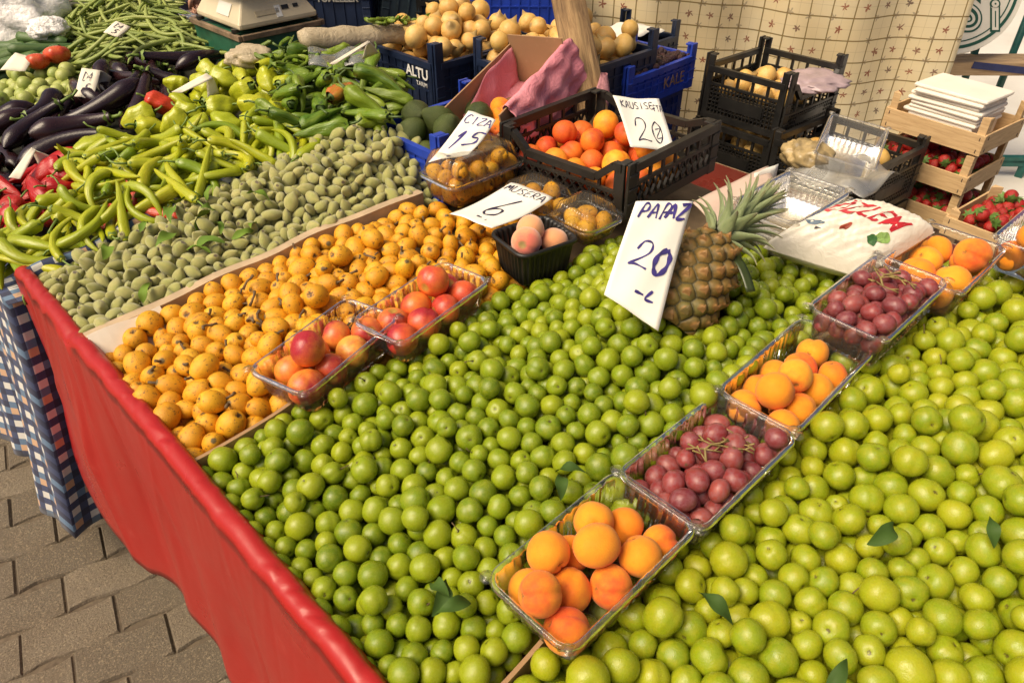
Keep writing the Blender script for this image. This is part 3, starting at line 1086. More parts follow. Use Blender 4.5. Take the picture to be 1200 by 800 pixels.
def cloth_pt(s, b):
    """s 0..1: flat under the fruit, 1..2 up over the rim, 2..3 the hanging front"""
    wr = crease_h(s, b) + .0010 * math.sin(b * 37 + 3 * math.sin(b * 11))
    rim = .868 + .003 * math.sin(b * 9) + wr
    if s < 1:
        return (1.70 - s * 1.50, b, .789)
    if s < 2:
        t = s - 1
        P_ = [(0, .196, .789), (.34, .186, .842), (.58, .177, rim - .003), (.72, .168, rim), (.86, .158, rim - .0025), (1, .151, rim - .013)]
        for (t0, x0, z0), (t1, x1, z1) in zip(P_, P_[1:]):
            if t <= t1:
                k = (t - t0) / (t1 - t0)
                return (x0 + (x1 - x0) * k + wr * .6, b, z0 + (z1 - z0) * k)
    t = min(1, s - 2)
    hz = float(np.interp(b, HB, HZ)) + .006 * math.sin(b * 40)
    z = (rim - .013) + (hz - (rim - .013)) * t
    fold = (.015 * math.sin(b * 9 + 1.8 * math.sin(b * 4.3)) + .007 * math.sin(b * 23 + 2.2 * math.sin(b * 7))) * smooth01(t * 1.3)
    return (.1515 - .085 * (.855 - z) + crease_h(s, b) * .6 + .0010 * .6 * math.sin(b * 37 + 3 * math.sin(b * 11)) * (1 - t) + fold, b + .30 * t * t * smooth01((b - 1.25) / .27) * .8, z)


mb = MB()
NB = 520
sv = list(np.linspace(0, .999, 4)) + list(np.linspace(1, 1.999, 18)) + list(np.linspace(2, 3, 26))
V = [cloth_pt(s, B0 + (B1 - B0) * j / NB) for s in sv for j in range(NB + 1)]
W_ = NB + 1
F = [(i * W_ + j, i * W_ + j + 1, (i + 1) * W_ + j + 1, (i + 1) * W_ + j) for i in range(len(sv) - 1) for j in range(NB)]
mb.add(V, F)
tag(mb.build('tablecloth', M_RED, smooth=True, solid=.0016), 'shiny red oilcloth hanging over the front edge of the fruit table', 'tablecloth')

# checked cloth of the neighbouring table
N = Nodes('checked_cloth')
uv = N.n('ShaderNodeTexCoord', out=2)
sx = N.n('ShaderNodeSeparateXYZ', {0: uv}, 0); sy = N.n('ShaderNodeSeparateXYZ', {0: uv}, 1)


def stripe(sock, per):
    f = N.math('FRACT', N.math('MULTIPLY', sock, 1 / per))
    return N.math('GREATER_THAN', f, .5), N.math('FLOOR', N.math('MULTIPLY', sock, 1 / per))


a, fa = stripe(sx, .040); b, fb = stripe(sy, .040)
s_ = N.math('ADD', a, b)
alt = N.math('GREATER_THAN', N.math('FRACT', N.math('MULTIPLY', N.math('ADD', fa, N.math('MULTIPLY', fb, 2)), 1 / 3.)), .55)
mid = N.mix(alt, (.035, .05, .12), (.10, .17, .27))
lite = N.mix(alt, (.62, .60, .55), (.55, .34, .20))
c = N.mix(N.math('GREATER_THAN', s_, .5), (.016, .02, .055), mid)
c = N.mix(N.math('GREATER_THAN', s_, 1.5), c, lite)
M_CHECK = N.done(N.bsdf(c, .75, N.noise(N.objco(), 300, 2), .001, .4, **{'Sheen Weight': .15}))


def sheet(name, fn, nu, nv, mat, su, sv_, solid=.0014, label=None, cat=None):
    mb = MB(); mb.grid(fn, nu, nv)
    me = mb.mesh(name, mat, True)
    uvl = me.uv_layers.new(name='UVMap')
    co_ = []
    for p in me.polygons:
        for v in p.vertices:
            j, i = divmod(v, nu + 1); co_ += [i / nu * su, j / nv * sv_]
    uvl.data.foreach_set('uv', co_)
    o = link(name, me)
    if solid:
        md = o.modifiers.new('thickness', 'SOLIDIFY'); md.thickness = solid; md.offset = 0
    return tag(o, label, cat)


def check_pt(u, v):
    # v: 0 on the table .. 1 at the hem; u along the stall and then round the end
    L_ = 2.25; s = u * 2.6
    z = .80 - v * .66
    fl = .10 * v ** 1.2
    if s < L_:
        b = 3.85 - s
        x = .125 - fl + (.022 * math.sin(b * 21 + 1.3 * math.sin(b * 5)) + .012 * math.sin(b * 47)) * v
        return (x, b + .02 * v * math.sin(b * 9), z + .012 * math.sin(b * 11) * v)
    k = s - L_
    return (.125 - fl + k, 3.85 - L_ - .02 - .03 * v + .02 * math.sin(k * 26) * v, z)


sheet('checked_cloth', check_pt, 240, 26, M_CHECK, 2.6, .66, label='blue and white checked cloth hanging from the pepper table', cat='tablecloth')


def check_top(u, v):
    b = 3.62 - u * 2.10; x = .12 + v * 1.30
    z = .795 + (.028 * (1 - smooth01((x - .12) / .05)) if x < .2 else 0)
    return (x, b, z if x > .13 else .80)


# checked strip folded over the divider between peppers and almonds
def strip_pt(u, v):
    x = .16 + u * .62
    base = .866 + .13 * u * .62
    t = (v - .5) * 2
    return (x, 1.497 + .014 * t + .004 * math.sin(x * 40), base - .030 * t * t + .004 * math.sin(x * 31 + 2))


sheet('cloth_strip', strip_pt, 60, 8, M_CHECK, .62, .10, label='checked cloth edge folded over the divider between peppers and almonds', cat='cloth')
MB().add([(.13, 1.535, .792), (1.42, 1.535, .792), (1.42, 3.6, .792), (.13, 3.72, .792)], [(0, 1, 2, 3)])
mb = MB(); mb.grid(check_top, 40, 12)
me_ = sheet('table_cover', check_top, 40, 12, M_CHECK, 2.3, 1.45, label='checked cover lying flat under the vegetables', cat='tablecloth')

# sloping display board that lifts the vegetables towards the back
mb = MB()
for (y0, y1) in ((1.53, 3.45),):
    V = [(.20, y0, .80), (1.10, y0, .80), (1.10, y0, .952), (.20, y0, .812), (.20, y1, .80), (1.10, y1, .80), (1.10, y1, .952), (.20, y1, .812)]
    mb.add(V, [(0, 1, 2, 3), (7, 6, 5, 4), (3, 2, 6, 7), (0, 3, 7, 4), (1, 5, 6, 2)])
tag(mb.build('display_board', plain('dark_board', (.05, .05, .03), .8)), 'sloping dark board under the vegetable heaps', 'board')
mb = MB()
# and the one beneath the fruit
nx = 24
V = []; F = []
for i in range(nx + 1):
    x = .205 + i / nx * 1.30
    V += [(x, -.33, .792), (x, -.33, S_big(x, 0.) - .065), (x, .288, S_big(x, 0.) - .065), (x, .30, S_small(x, .4) - .060), (x, .82, S_small(x, .75) - .062), (x, 1.21, S_loq(x, 1.0) - .072), (x, 1.48, S_alm(x, 1.2) - .05), (x, 1.48, .792)]
for i in range(nx):
    for j in range(7):
        F.append((i * 8 + j, i * 8 + j + 1, (i + 1) * 8 + j + 1, (i + 1) * 8 + j))
F += [tuple(range(7, -1, -1)), tuple(nx * 8 + j for j in range(8))]
mb.add(V, F)
tag(mb.build('display_board', plain('tray_card_floor', (.16, .11, .06), .85)), 'sloping card-covered board under the fruit heaps', 'board')

# cardboard dividers
N = Nodes('cardboard')
co = N.objco()
fl = N.n('ShaderNodeTexWave', {'Vector': co, 'Scale': 110, 'Distortion': .4}, wave_type='BANDS', bands_direction='X')
c = N.mix(N.step(N.noise(co, 6, 5, .65), .35, .7, 0, .6), (.36, .215, .105), (.29, .165, .08))
c = N.mix(N.step(N.noise(co, 60, 3), .6, .75, 0, .4), c, (.42, .27, .15))
M_CARD = N.done(N.bsdf(c, .85, N.math('MULTIPLY', fl, .5), .0006, .4))
M_CARDP = plain('pale_card', (.50, .37, .23), .85, .12, 22, .0006)
M_CARDW = plain('white_faced_card', (.70, .62, .50), .7, .08, 12)
M_DARK = plain('slot_shade', (.02, .015, .01), .9)  # for dark strips laid on the card, standing in for shade inside the slots


def divider(label, y, x0, x1, h0, S, mat, thick=.005, slots=None, lean=0.0, wide=0.0):
    t = thing('cardboard_divider', label, 'divider', (x0, y, 0))
    n = 30; mb = MB(); V = []
    for i in range(n + 1):
        x = x0 + (x1 - x0) * i / n
        zt = S(x) + h0 + .002 * math.sin(x * 33); zb = S(x) - .075
        yo = .003 * math.sin(x * 21)
        V += [(x - x0, yo - thick / 2, zb), (x - x0, yo - thick / 2 + lean, zt), (x - x0, yo + thick / 2 + wide + lean, zt + .001), (x - x0, yo + thick / 2 + wide, zb)]
    F = [(i * 4 + j, i * 4 + (j + 1) % 4, (i + 1) * 4 + (j + 1) % 4, (i + 1) * 4 + j) for i in range(n) for j in range(4)] + [(3, 2, 1, 0), tuple(n * 4 + j for j in range(4))]
    mb.add(V, F)
    mb.build('panel', mat, t)
    if slots:
        mb = MB()
        for i in range(slots[0]):
            x = slots[1] + i * slots[2]
            mb.box((x - x0, .003 * math.sin(x * 21) - thick / 2 - .0006, S(x) + h0 - .024), (.0045, .001, .020), (0, .25, 0))
        mb.build('slot_shade_row', M_DARK, t)
    return t


divider('long pale cardboard tray wall between almonds and loquats', 1.203, .175, .90, .002, lambda x: float(S_loq(x, 1.0)) - .002, M_CARDP, .004, wide=.014)
divider('brown slotted cardboard wall between loquats and small plums', .812, .165, .36, .014, lambda x: float(S_small(x, .4)) - .004, M_CARD, .005, slots=(9, .185, .0165))
divider('brown cardboard wall under the punnet row', .292, .17, .40, -.010, lambda x: float(S_small(x, .4)), M_CARD, .005)
# white inside end of the loquat tray
mb = MB()
mb.grid(lambda u, v: (.176 + .125 * u, 1.199 - .064 * v, .868 - .055 * v + .002 * math.sin(u * 7)), 8, 3)
tag(mb.build('tray_wall', M_CARDW, solid=.003), 'bare white inner wall at the front corner of the loquat tray', 'tray wall')
# ------------------------------------------------------------------ clear punnets and what is in them
M_CLEAR = clear_plastic('clear_plastic', (.95, .95, .92), haze=.03)
M_TRAY = clear_plastic('dull_tray_plastic', (.93, .91, .86), .10, .25, .15)
M_LID = clear_plastic('cloudy_plastic_lid', (.95, .94, .90), .02, .10, .8)
rgB = np.random.default_rng(21)


def rrect(hx_, hy_, r, n):
    """closed rounded rectangle, n points per side + corner"""
    P = []
    for (cx, cy, a0) in ((hx_ - r, hy_ - r, 0), (-hx_ + r, hy_ - r, 90), (-hx_ + r, -hy_ + r, 180), (hx_ - r, -hy_ + r, 270)):
        for k in range(7):
            a = rad(a0 + 90 * k / 6); P.append((cx + r * math.cos(a), cy + r * math.sin(a)))
    out = []
    m = len(P)
    L = [math.dist(P[i], P[(i + 1) % m]) for i in range(m)]
    tot = sum(L); i = 0; acc = 0
    for k in range(n):
        s = tot * k / n
        while acc + L[i] < s: acc += L[i]; i += 1
        t = (s - acc) / max(L[i], 1e-9)
        a, b = P[i], P[(i + 1) % m]
        out.append((a[0] + (b[0] - a[0]) * t, a[1] + (b[1] - a[1]) * t))
    return out


def tray_mesh(hx_, hy_, h, mat, ribs=44, rim=.006, taper=.90, n=264, rib=.0010, tabs=True, name='punnet'):
    mb = MB()
    lev = [(taper * .80, .0015), (taper * .96, .0), (taper, .006), (taper + (1 - taper) * .35, h * .35), (taper + (1 - taper) * .7, h * .7), (.985, h - .004), (1.0, h)]
    loops = []
    for k, (s, z) in enumerate(lev):
        L = rrect(hx_ * s, hy_ * s - (0), .016 * s, n)
        q = []
        for i, (x, y) in enumerate(L):
            d = math.hypot(x, y)
            rr = (rib * math.cos(2 * PI * ribs * i / n)) if 1 < k < 6 else 0
            q.append((x * (1 + rr / d), y * (1 + rr / d), z))
        loops.append(q)
    for ds, z in ((rim * .6, h + .0012), (rim, h), (rim * 1.15, h - .005)):
        loops.append([(x, y, z) for x, y in rrect(hx_ + ds, hy_ + ds, .016 + ds, n)])
    V = [p for l in loops for p in l] + [(0, 0, .0022)]
    F = [(l * n + i, l * n + (i + 1) % n, (l + 1) * n + (i + 1) % n, (l + 1) * n + i) for l in range(len(loops) - 1) for i in range(n)]
    F += [(len(V) - 1, (i + 1) % n, i) for i in range(n)]
    mb.add(V, F)
    if tabs:
        for sx in (-1, 1):
            for sy in (-1, 1):
                cx, cy = sx * (hx_ + .002), sy * (hy_ + .002)
                for r_, z_ in ((.0085, h + .002), (.005, h + .0045)):
                    m = 16
                    V = [(cx + r_ * math.cos(2 * PI * k / m), cy + r_ * math.sin(2 * PI * k / m), zz) for zz in (z_ - .002, z_) for k in range(m)] + [(cx, cy, z_ + .0004)]
                    mb.add(V, [(k, (k + 1) % m, m + (k + 1) % m, m + k) for k in range(m)] + [(m + k, m + (k + 1) % m, 2 * m) for k in range(m)])
    return mb.mesh(name, mat, True)


def fill_box(spots, R, hx_, hy_, z0, rg, iters=70, dome=None):
    """settle balls inside a tray of half size hx, hy with its floor at z0 (local)"""
    P = np.array(spots, float); R = np.array(R, float)

    def cl(P, R):
        k = .92 + .08 * np.clip((P[:, 2] - z0) / .05, 0, 1)
        P[:, 0] = np.clip(P[:, 0], -hx_ * k + R, hx_ * k - R); P[:, 1] = np.clip(P[:, 1], -hy_ * k + R, hy_ * k - R)
    fl = dome or (lambda x, y: np.full_like(x, z0))
    return settle(P, R, fl, cl, (), iters=iters, g=.0018)


APR = fruit_mat('apricot_skin', [(.80, .25, .012), (.86, .33, .018), (.82, .28, .012), (.87, .38, .024)], tint=(.82, .21, .012), tint_amt=.5, blush=(.70, .10, .02), blush_rng=(.22, 1.15),
                dots=(.60, .16, .02), dots_scale=34, pole=(.30, .13, .02), pole_z=(.982, .996), rough=.68, bump=.0005, sheen=.10, spec=.2)
NEC = fruit_mat('nectarine_skin', [(.84, .38, .04), (.78, .22, .03), (.70, .10, .03), (.84, .44, .06)], tint=(.66, .08, .03), tint_amt=.7, blush=(.36, .014, .028), blush_rng=(-.1, .75),
                dots=(.80, .40, .12), dots_scale=40, pole=(.40, .22, .04), rough=.33, bump=.0004, spec=.5)
PEA = fruit_mat('peach_skin', [(.74, .42, .12), (.78, .30, .13), (.74, .36, .15)], tint=(.76, .34, .12), tint_amt=.5, blush=(.62, .13, .08), blush_rng=(.1, .9), pole=(.3, .2, .05), rough=.8, sheen=.5)
KAY = fruit_mat('red_apricot_skin', [(.82, .26, .015), (.86, .42, .03), (.62, .08, .02), (.80, .24, .02)], tint=(.74, .14, .015), tint_amt=.6, blush=(.55, .05, .02), blush_rng=(.05, .95),
                dots=(.85, .45, .1), dots_scale=34, pole=(.25, .12, .03), pole_z=(.982, .996), rough=.55, spec=.3, bump=.0005)
GRA = fruit_mat('grape_skin', [(.20, .022, .024), (.28, .035, .034), (.16, .02, .028), (.32, .06, .045)], tint=(.25, .05, .03), tint_amt=.4, bloom=(.28, .13, .14), pole=(.12, .08, .03), pole_z=(.96, .985),
                rough=.36, bump=.0004, sss=.3, sss_col=(.006, .002, .002))
M_GSTEM = plain('grape_stalk', (.26, .19, .06), .6, .2, 60)
SM = dict(apricot=[ball_mesh('apricot', 4, stone_fruit(300 + i, .14, .18, 1.02, lump=.035, point=.03), [APR]) for i in range(5)],
          nectarine=[ball_mesh('nectarine', 4, stone_fruit(320 + i, .06, .17, .95), [NEC]) for i in range(5)],
          peach=[ball_mesh('peach', 4, stone_fruit(340 + i, .07, .15, .96), [PEA]) for i in range(3)],
          crate_apricot=[ball_mesh('apricot', 4, stone_fruit(360 + i, .09, .15, .95), [KAY]) for i in range(5)],
          grape=[ball_mesh('grape', 3, grape_shape(i), [GRA]) for i in range(5)])


def put(name, me, p, r, rot, label, cat, group, parent=None):
    o = link(name, me, parent)
    o.location = p; o.rotation_euler = rot; o.scale = (r, r, r)
    if parent is None: tag(o, label, cat, group)
    return o


def rrot(rg): return tuple(rg.uniform(0, 6.28, 3))


PUNLAB = dict(apricot_a='clear punnet of apricots nearest the stall front, between the two plum heaps', grape_a='clear punnet with red grapes and bare stalks, second along the row',
              apricot_b='clear punnet of apricots between the two punnets of grapes', grape_b='clear punnet heaped with red grapes beside the white lettered bag',
              apricot_c='clear punnet of apricots behind the heaped grapes and in front of the strawberries', apricot_d='clear punnet of apricots at the right edge, in front of the strawberries',
              nectarine_a='clear punnet of dark red nectarines nearest the front, on the loquats', nectarine_b='clear punnet of orange-red nectarines in front of the black peach punnet')
FRLAB = dict(apricot_a='blushed apricot in the punnet nearest the stall front', apricot_b='apricot in the punnet between the two punnets of grapes', apricot_c='apricot in the punnet behind the heaped grapes',
             apricot_d='apricot in the punnet at the right edge', nectarine_a='dark red nectarine in the punnet nearest the front', nectarine_b='orange-red nectarine in the punnet beside the black one')
# spots seen in the photograph: pixel and whether in the upper layer
SEEN = dict(
    apricot_a=[(626, 705, 1), (634, 662, 1), (674, 716, 1), (663, 690, 0), (672, 655, 0), (702, 646, 1), (710, 596, 1), (750, 617, 1), (718, 700, 0), (741, 660, 1), (722, 625, 0), (690, 690, 0)],
    apricot_b=[(905, 431, 1), (938, 425, 1), (953, 399, 1), (979, 424, 1), (910, 464, 1), (944, 447, 1), (881, 461, 0), (915, 497, 0), (962, 463, 0), (880, 482, 0), (944, 482, 0)],
    apricot_c=[(1106, 298, 1), (1110, 322, 1), (1144, 303, 1), (1090, 312, 0), (1130, 330, 0), (1155, 290, 0), (1120, 280, 0)],
    apricot_d=[(1192, 330, 1), (1197, 305, 1), (1185, 325, 0), (1215, 320, 1), (1205, 290, 1), (1230, 300, 0)],
    nectarine_a=[(352, 424, 1), (361, 450, 1), (395, 418, 1), (378, 402, 1), (411, 376, 1), (426, 402, 1), (345, 437, 0), (400, 395, 0)],
    nectarine_b=[(460, 355, 1), (471, 381, 1), (503, 333, 1), (504, 367, 1), (530, 350, 1), (485, 350, 0), (520, 340, 0), (530, 345, 0)])
for key, (cx, cy, yaw, hx_, hy_, zt, h) in PUN.items():
    o = link('punnet', tray_mesh(hx_, hy_, h, M_CLEAR))
    o.location = (cx, cy, zt - h); o.rotation_euler = (0, 0, yaw)
    tag(o, PUNLAB[key], 'punnet', 'clear fruit punnets')
    if 'grape' in key:
        heap = key == 'grape_b'
        nG = 52 if heap else 44
        R = rgB.uniform(.0122, .0152, nG)
        P0 = np.stack([rgB.uniform(-hx_ * .8, hx_ * .8, nG), rgB.uniform(-hy_ * .7, hy_ * .7, nG), np.linspace(.012, .075, nG)], 1)
        P = fill_box(P0, R, hx_ * .98, hy_ * .98, .010, rgB, 90, (lambda x, y: .020 + .022 * np.exp(-(x / .07) ** 2 - (y / .04) ** 2)) if heap else (lambda x, y: np.full_like(x, .012)))
        t = thing('grape_bunch', 'bunch of dusty red grapes heaped over the rim of its punnet' if heap else 'bunch of dusty red grapes with bare stalks showing, in a flat punnet', 'grapes', (cx, cy, zt - h), (0, 0, yaw))
        for p, r in zip(P, R):
            put('grape', SM['grape'][int(rgB.integers(5))], p, r, rrot(rgB), None, None, None, t)
        mb = MB()
        z = h + (.001 if not heap else .022)
        main = [Vector((-.015 + .012 * k, .012 * math.sin(k * 1.1) - .004, z + .006 * math.sin(k * .9))) for k in range(7 if not heap else 5)]
        mb.tube(main, [.0017 - .0001 * k for k in range(len(main))], 7)
        for k, p in enumerate(main):
            for sg in (-1, 1):
                d = Vector((rgB.uniform(-.4, .6), sg * rgB.uniform(.5, 1), rgB.uniform(-.3, .35))).normalized()
                e1 = p + d * .012; e2 = e1 + (d + Vector((rgB.normal(0, .5), 0, -.3))).normalized() * .012
                mb.tube([p, e1, e2], [.0011, .0009, .0014], 6)
                f = (d + Vector((rgB.normal(0, .8), rgB.normal(0, .4), .2))).normalized()
                mb.tube([e1, e1 + f * .011], [.0009, .0013], 6)
        mb.build('stalk', M_GSTEM, t, smooth=True)
        continue
    kind = 'apricot' if 'apricot' in key else 'nectarine'
    r0 = .0236 if kind == 'apricot' else .0265
    if key in ('apricot_c', 'apricot_d'): r0 = .027
    S = SEEN[key]; P0 = []; R = []
    ca, sa = math.cos(yaw), math.sin(yaw)
    for (px, py, up) in S:
        r = r0 * rgB.uniform(.93, 1.06)
        z = zt - h + .003 + r + (.034 if up else 0)
        q = at(px, py, z)
        lx, ly = (q.x - cx) * ca + (q.y - cy) * sa, -(q.x - cx) * sa + (q.y - cy) * ca
        P0.append((lx, ly, z - (zt - h))); R.append(r)
    P = fill_box(P0, R, hx_, hy_, .003, rgB, 60)
    for p, r in zip(P, R):
        wx, wy = cx + p[0] * ca - p[1] * sa, cy + p[0] * sa + p[1] * ca
        put(kind, SM[kind][int(rgB.integers(5))], (wx, wy, p[2] + zt - h), r, rrot(rgB), FRLAB[key], kind, kind + 's in the punnet ' + FRLAB[key].split('punnet')[1].strip())

# black punnet with peaches
N = Nodes('black_plastic')
co = N.objco()
M_BLACK = N.done(N.bsdf(N.ramp(N.noise(co, 14, 4, .6), [(.3, (.008, .008, .008)), (.75, (.022, .020, .017))]), N.step(N.noise(co, 30, 3), .3, .7, .32, .5), N.noise(co, 120, 2), .0006, .3))
cx, cy, yaw, hx_, hy_, zt, h = BLACKP
o = link('black_punnet', tray_mesh(hx_, hy_, h, M_BLACK, ribs=36, rim=.005, taper=.84, rib=.0022, tabs=False, name='black_punnet'))
md = o.modifiers.new('thickness', 'SOLIDIFY'); md.thickness = .0012
o.location = (cx, cy, zt - h); o.rotation_euler = (0, 0, yaw)
tag(o, 'deep ribbed black punnet of peaches at the back of the loquats', 'punnet')
for (px, py, z, r, lab) in ((617, 283, zt + .004, .0285, 'yellow peach on top in the black punnet'), (622, 268, zt + .012, .0265, 'pink peach leaning behind the yellow one in the black punnet'),
                            (650, 283, zt - .018, .026, 'pink peach low at the right of the black punnet'), (614, 288, zt - .042, .026, None), (645, 272, zt - .040, .026, None)):
    q = at(px, py, z)
    o = put('peach', SM['peach'][0 if 'yellow' in (lab or '') else 1], q, r, rrot(rgB), lab or 'peach at the bottom of the black punnet', 'peach', None if lab else 'peaches at the bottom of the black punnet')

# closed boxes of loquats
def loquat_box(label, lab2, x, y, z, yaw, hx_, hy_, h, n, tilt=0.0):
    t = thing('lidded_box', label, 'plastic box', (x, y, z), (tilt, 0, yaw))
    o = link('tray', tray_mesh(hx_, hy_, h * .55, M_LID, rim=.008, tabs=False, name='tray'), t)
    l = link('lid', tray_mesh(hx_, hy_, h * .47, M_LID, rim=.010, taper=.84, tabs=False, name='lid'), t)
    l.location = (0, 0, h * 1.02 + .003); l.rotation_euler = (PI, 0, 0)
    R = rgB.uniform(.0165, .0195, n)
    P0 = np.stack([rgB.uniform(-hx_ * .8, hx_ * .8, n), rgB.uniform(-hy_ * .75, hy_ * .75, n), np.linspace(.02, h * 1.3, n)], 1)
    P = fill_box(P0, R, hx_ * .95, hy_ * .93, .003, rgB, 100)
    M = Matrix.Translation((x, y, z)) @ Euler((tilt, 0, yaw)).to_matrix().to_4x4()
    for p, r in zip(P, R):
        if p[2] > h - r * .7: continue
        put('loquat', MESHES['loquat'][int(rgB.integers(8))], M @ Vector(p), r, rrot(rgB), lab2, 'loquat', lab2 + 's')


loquat_box('tall clear lidded box of loquats beside the price sheet reading 15', 'loquat inside the tall lidded box beside the price sheet', .990, 1.135, .885, .0, .100, .056, .096, 36)
loquat_box('low clear box of loquats in the shade in front of the black crate', 'loquat inside the shaded box in front of the black crate', 1.035, .845, .875, -.05, .050, .052, .062, 12)
loquat_box('clear box of loquats half hidden under the price sheet reading 6', 'loquat inside the box half hidden under the price sheet', 1.030, .975, .875, -.05, .050, .070, .058, 15)
# ------------------------------------------------------------------ price sheets with handwriting
N = Nodes('price_paper')
co = N.objco()
M_PAPER = N.done(N.bsdf(N.ramp(N.noise(co, 18, 3), [(.3, (.76, .73, .65)), (.7, (.82, .80, .73))]), .8, N.noise(co, 25, 3), .002, .25))
M_INK = plain('violet_marker', (.045, .03, .20), .6, .25, 60)
M_INKD = plain('dark_marker', (.02, .015, .05), .6, .25, 60)
GL = {'A': [[(0, 1), (.45, 0), (.95, 1)], [(.2, .62), (.8, .58)]], 'C': [[(.95, .12), (.5, 0), (.08, .4), (.15, .85), (.6, 1), (.95, .85)]], 'I': [[(.5, 0), (.45, 1)]],
      'Z': [[(.05, .05), (.95, .0), (.05, .97), (1, .93)]], 'P': [[(.15, 1.05), (.3, 0), (.85, .12), (.8, .5), (.22, .58)]], 'K': [[(.1, 0), (.05, 1)], [(.9, 0), (.1, .55), (.95, 1)]],
      'U': [[(.05, 0), (.1, .85), (.5, 1), (.85, .8), (.95, 0)]], 'S': [[(.9, .08), (.4, .02), (.12, .28), (.7, .6), (.75, .92), (.1, .98)]], 'E': [[(.9, .02), (.15, .06), (.1, .95), (.95, .95)], [(.12, .5), (.7, .46)]],
      'F': [[(.15, 1), (.15, .05), (.95, 0)], [(.15, .5), (.7, .45)]], 'T': [[(0, .05), (1, 0)], [(.5, .03), (.45, 1)]], 'M': [[(.0, 1), (.15, .1), (.5, .7), (.8, .05), (1, 1)]],
      'R': [[(.1, 1), (.15, 0), (.8, .1), (.75, .45), (.18, .52), (.95, 1)]], '1': [[(.1, .3), (.6, 0), (.4, 1)]], '5': [[(1, .02), (.4, .06), (.28, .42), (.75, .42), (.8, .8), (.1, 1)]],
      '2': [[(.08, .35), (.3, .02), (.75, .05), (.8, .4), (.0, .95), (.35, .9), (1, .96)]], '0': [[(.55, 0), (.12, .3), (.1, .75), (.45, 1), (.85, .7), (.88, .25), (.55, 0)]],
      '6': [[(.75, -.25), (.3, .3), (.08, .75), (.4, 1), (.8, .82), (.75, .5), (.35, .52), (.12, .75)]], '-': [[(.05, .5), (.95, .45)]], 'L': [[(.35, 0), (.1, .95), (.9, .9)]], '.': [[(.4, .9), (.55, .95)]],
      'D': [[(.1, 0), (.05, 1), (.7, .9), (.95, .4), (.1, 0)]], 'B': [[(.1, 0), (.05, 1), (.8, .85), (.6, .5), (.1, .48), (.75, .25), (.1, 0)]], '4': [[(.6, 0), (.05, .6), (.95, .58)], [(.7, .2), (.6, 1)]]}


def smooth_line(pts, k=6):
    if len(pts) < 3: return [tuple(np.array(pts[0]) + (np.array(pts[-1]) - np.array(pts[0])) * i / k) for i in range(k + 1)]
    p = [np.array(q, float) for q in pts]
    p = [2 * p[0] - p[1]] + p + [2 * p[-1] - p[-2]]
    out = []
    for i in range(1, len(p) - 2):
        for j in range(k):
            t = j / k
            out.append(tuple(.5 * ((2 * p[i]) + (-p[i - 1] + p[i + 1]) * t + (2 * p[i - 1] - 5 * p[i] + 4 * p[i + 1] - p[i + 2]) * t * t + (-p[i - 1] + 3 * p[i] - 3 * p[i + 1] + p[i + 2]) * t ** 3)))
    out.append(tuple(p[-2]))
    return out


class Paper:
    def __init__(self, TL, TR, BR, BL, bulge=.0, bend_u=.0):
        self.c = [Vector(q) for q in (TL, TR, BR, BL)]
        n = (self.c[1] - self.c[0]).cross(self.c[3] - self.c[0])
        self.n = -n.normalized()
        if self.n.dot(Vector((0, 0, CAM_H)) - self.c[0]) < 0: self.n.negate()
        self.w = (self.c[1] - self.c[0]).length; self.h = (self.c[3] - self.c[0]).length
        self.bulge, self.bu = bulge, bend_u

    def p(self, u, v, off=0.0):
        a = self.c[0].lerp(self.c[1], u); b = self.c[3].lerp(self.c[2], u)
        return a.lerp(b, v) + self.n * (off + self.bulge * math.sin(PI * v) + self.bu * math.sin(PI * u) * (1 - .4 * v) + .0012 * math.sin(9 * u + 5 * v))


def writing(pp, parts, mb, w=.0030, off=.0013):
    """parts: (text, u0, v0, cell width, cell height, slant, stroke)"""
    for (txt, u0, v0, cw, ch, sl, st) in parts:
        for i, c in enumerate(txt):
            if c == ' ': continue
            for line in GL[c]:
                L = smooth_line([(u0 + (i * 1.22 + x) * cw + sl * (1 - y) * cw, v0 + y * ch) for x, y in line])
                pts = [pp.p(u, v, off) for u, v in L]
                V = []
                for k in range(len(pts)):
                    d = pts[min(k + 1, len(pts) - 1)] - pts[max(k - 1, 0)]
                    s = d.cross(pp.n)
                    s = s.normalized() if s.length > 1e-9 else Vector((1, 0, 0))
                    ww = w * st * (.8 + .25 * math.sin(k * .9 + i)) * .5
                    V += [pts[k] - s * ww, pts[k] + s * ww]
                mb.add(V, [(2 * k, 2 * k + 1, 2 * k + 3, 2 * k + 2) for k in range(len(pts) - 1)])


def price_sheet(label, TL, TR, BR, BL, parts, ink, bulge=.0, bu=.0, w=.003, nm='price_sheet', grp='handwritten price sheets'):
    pp = Paper(TL, TR, BR, BL, bulge, bu)
    mb = MB(); mb.grid(lambda u, v: pp.p(u, v), 12, 18)
    o = mb.build(nm, M_PAPER, smooth=True, solid=.0009)
    tag(o, label, 'price sign', grp)
    mb = MB(); writing(pp, parts, mb, w)
    mb.build('handwriting', ink, o, smooth=True)
    return o


# PAPAZ 20, leaning on the pineapple
price_sheet('tall white price sheet reading PAPAZ 20 leaning on the pineapple', far(745, 236, 1.075), far(812, 236, 1.085), far(771, 388, 1.055), far(708, 345, 1.055),
            [('PAP', .10, .03, .155, .13, .25, 1.15), ('AZ', .58, .03, .16, .12, .3, 1.6), ('A', .60, .035, .15, .11, .1, 1.2), ('2', .22, .37, .30, .25, .25, 1.2), ('0', .60, .40, .27, .22, .2, 2.6),
             ('-', .44, .78, .17, .08, 0, 1.6), ('L', .63, .75, .18, .09, .3, 1.5)], M_INK, bulge=-.004, bu=.003)
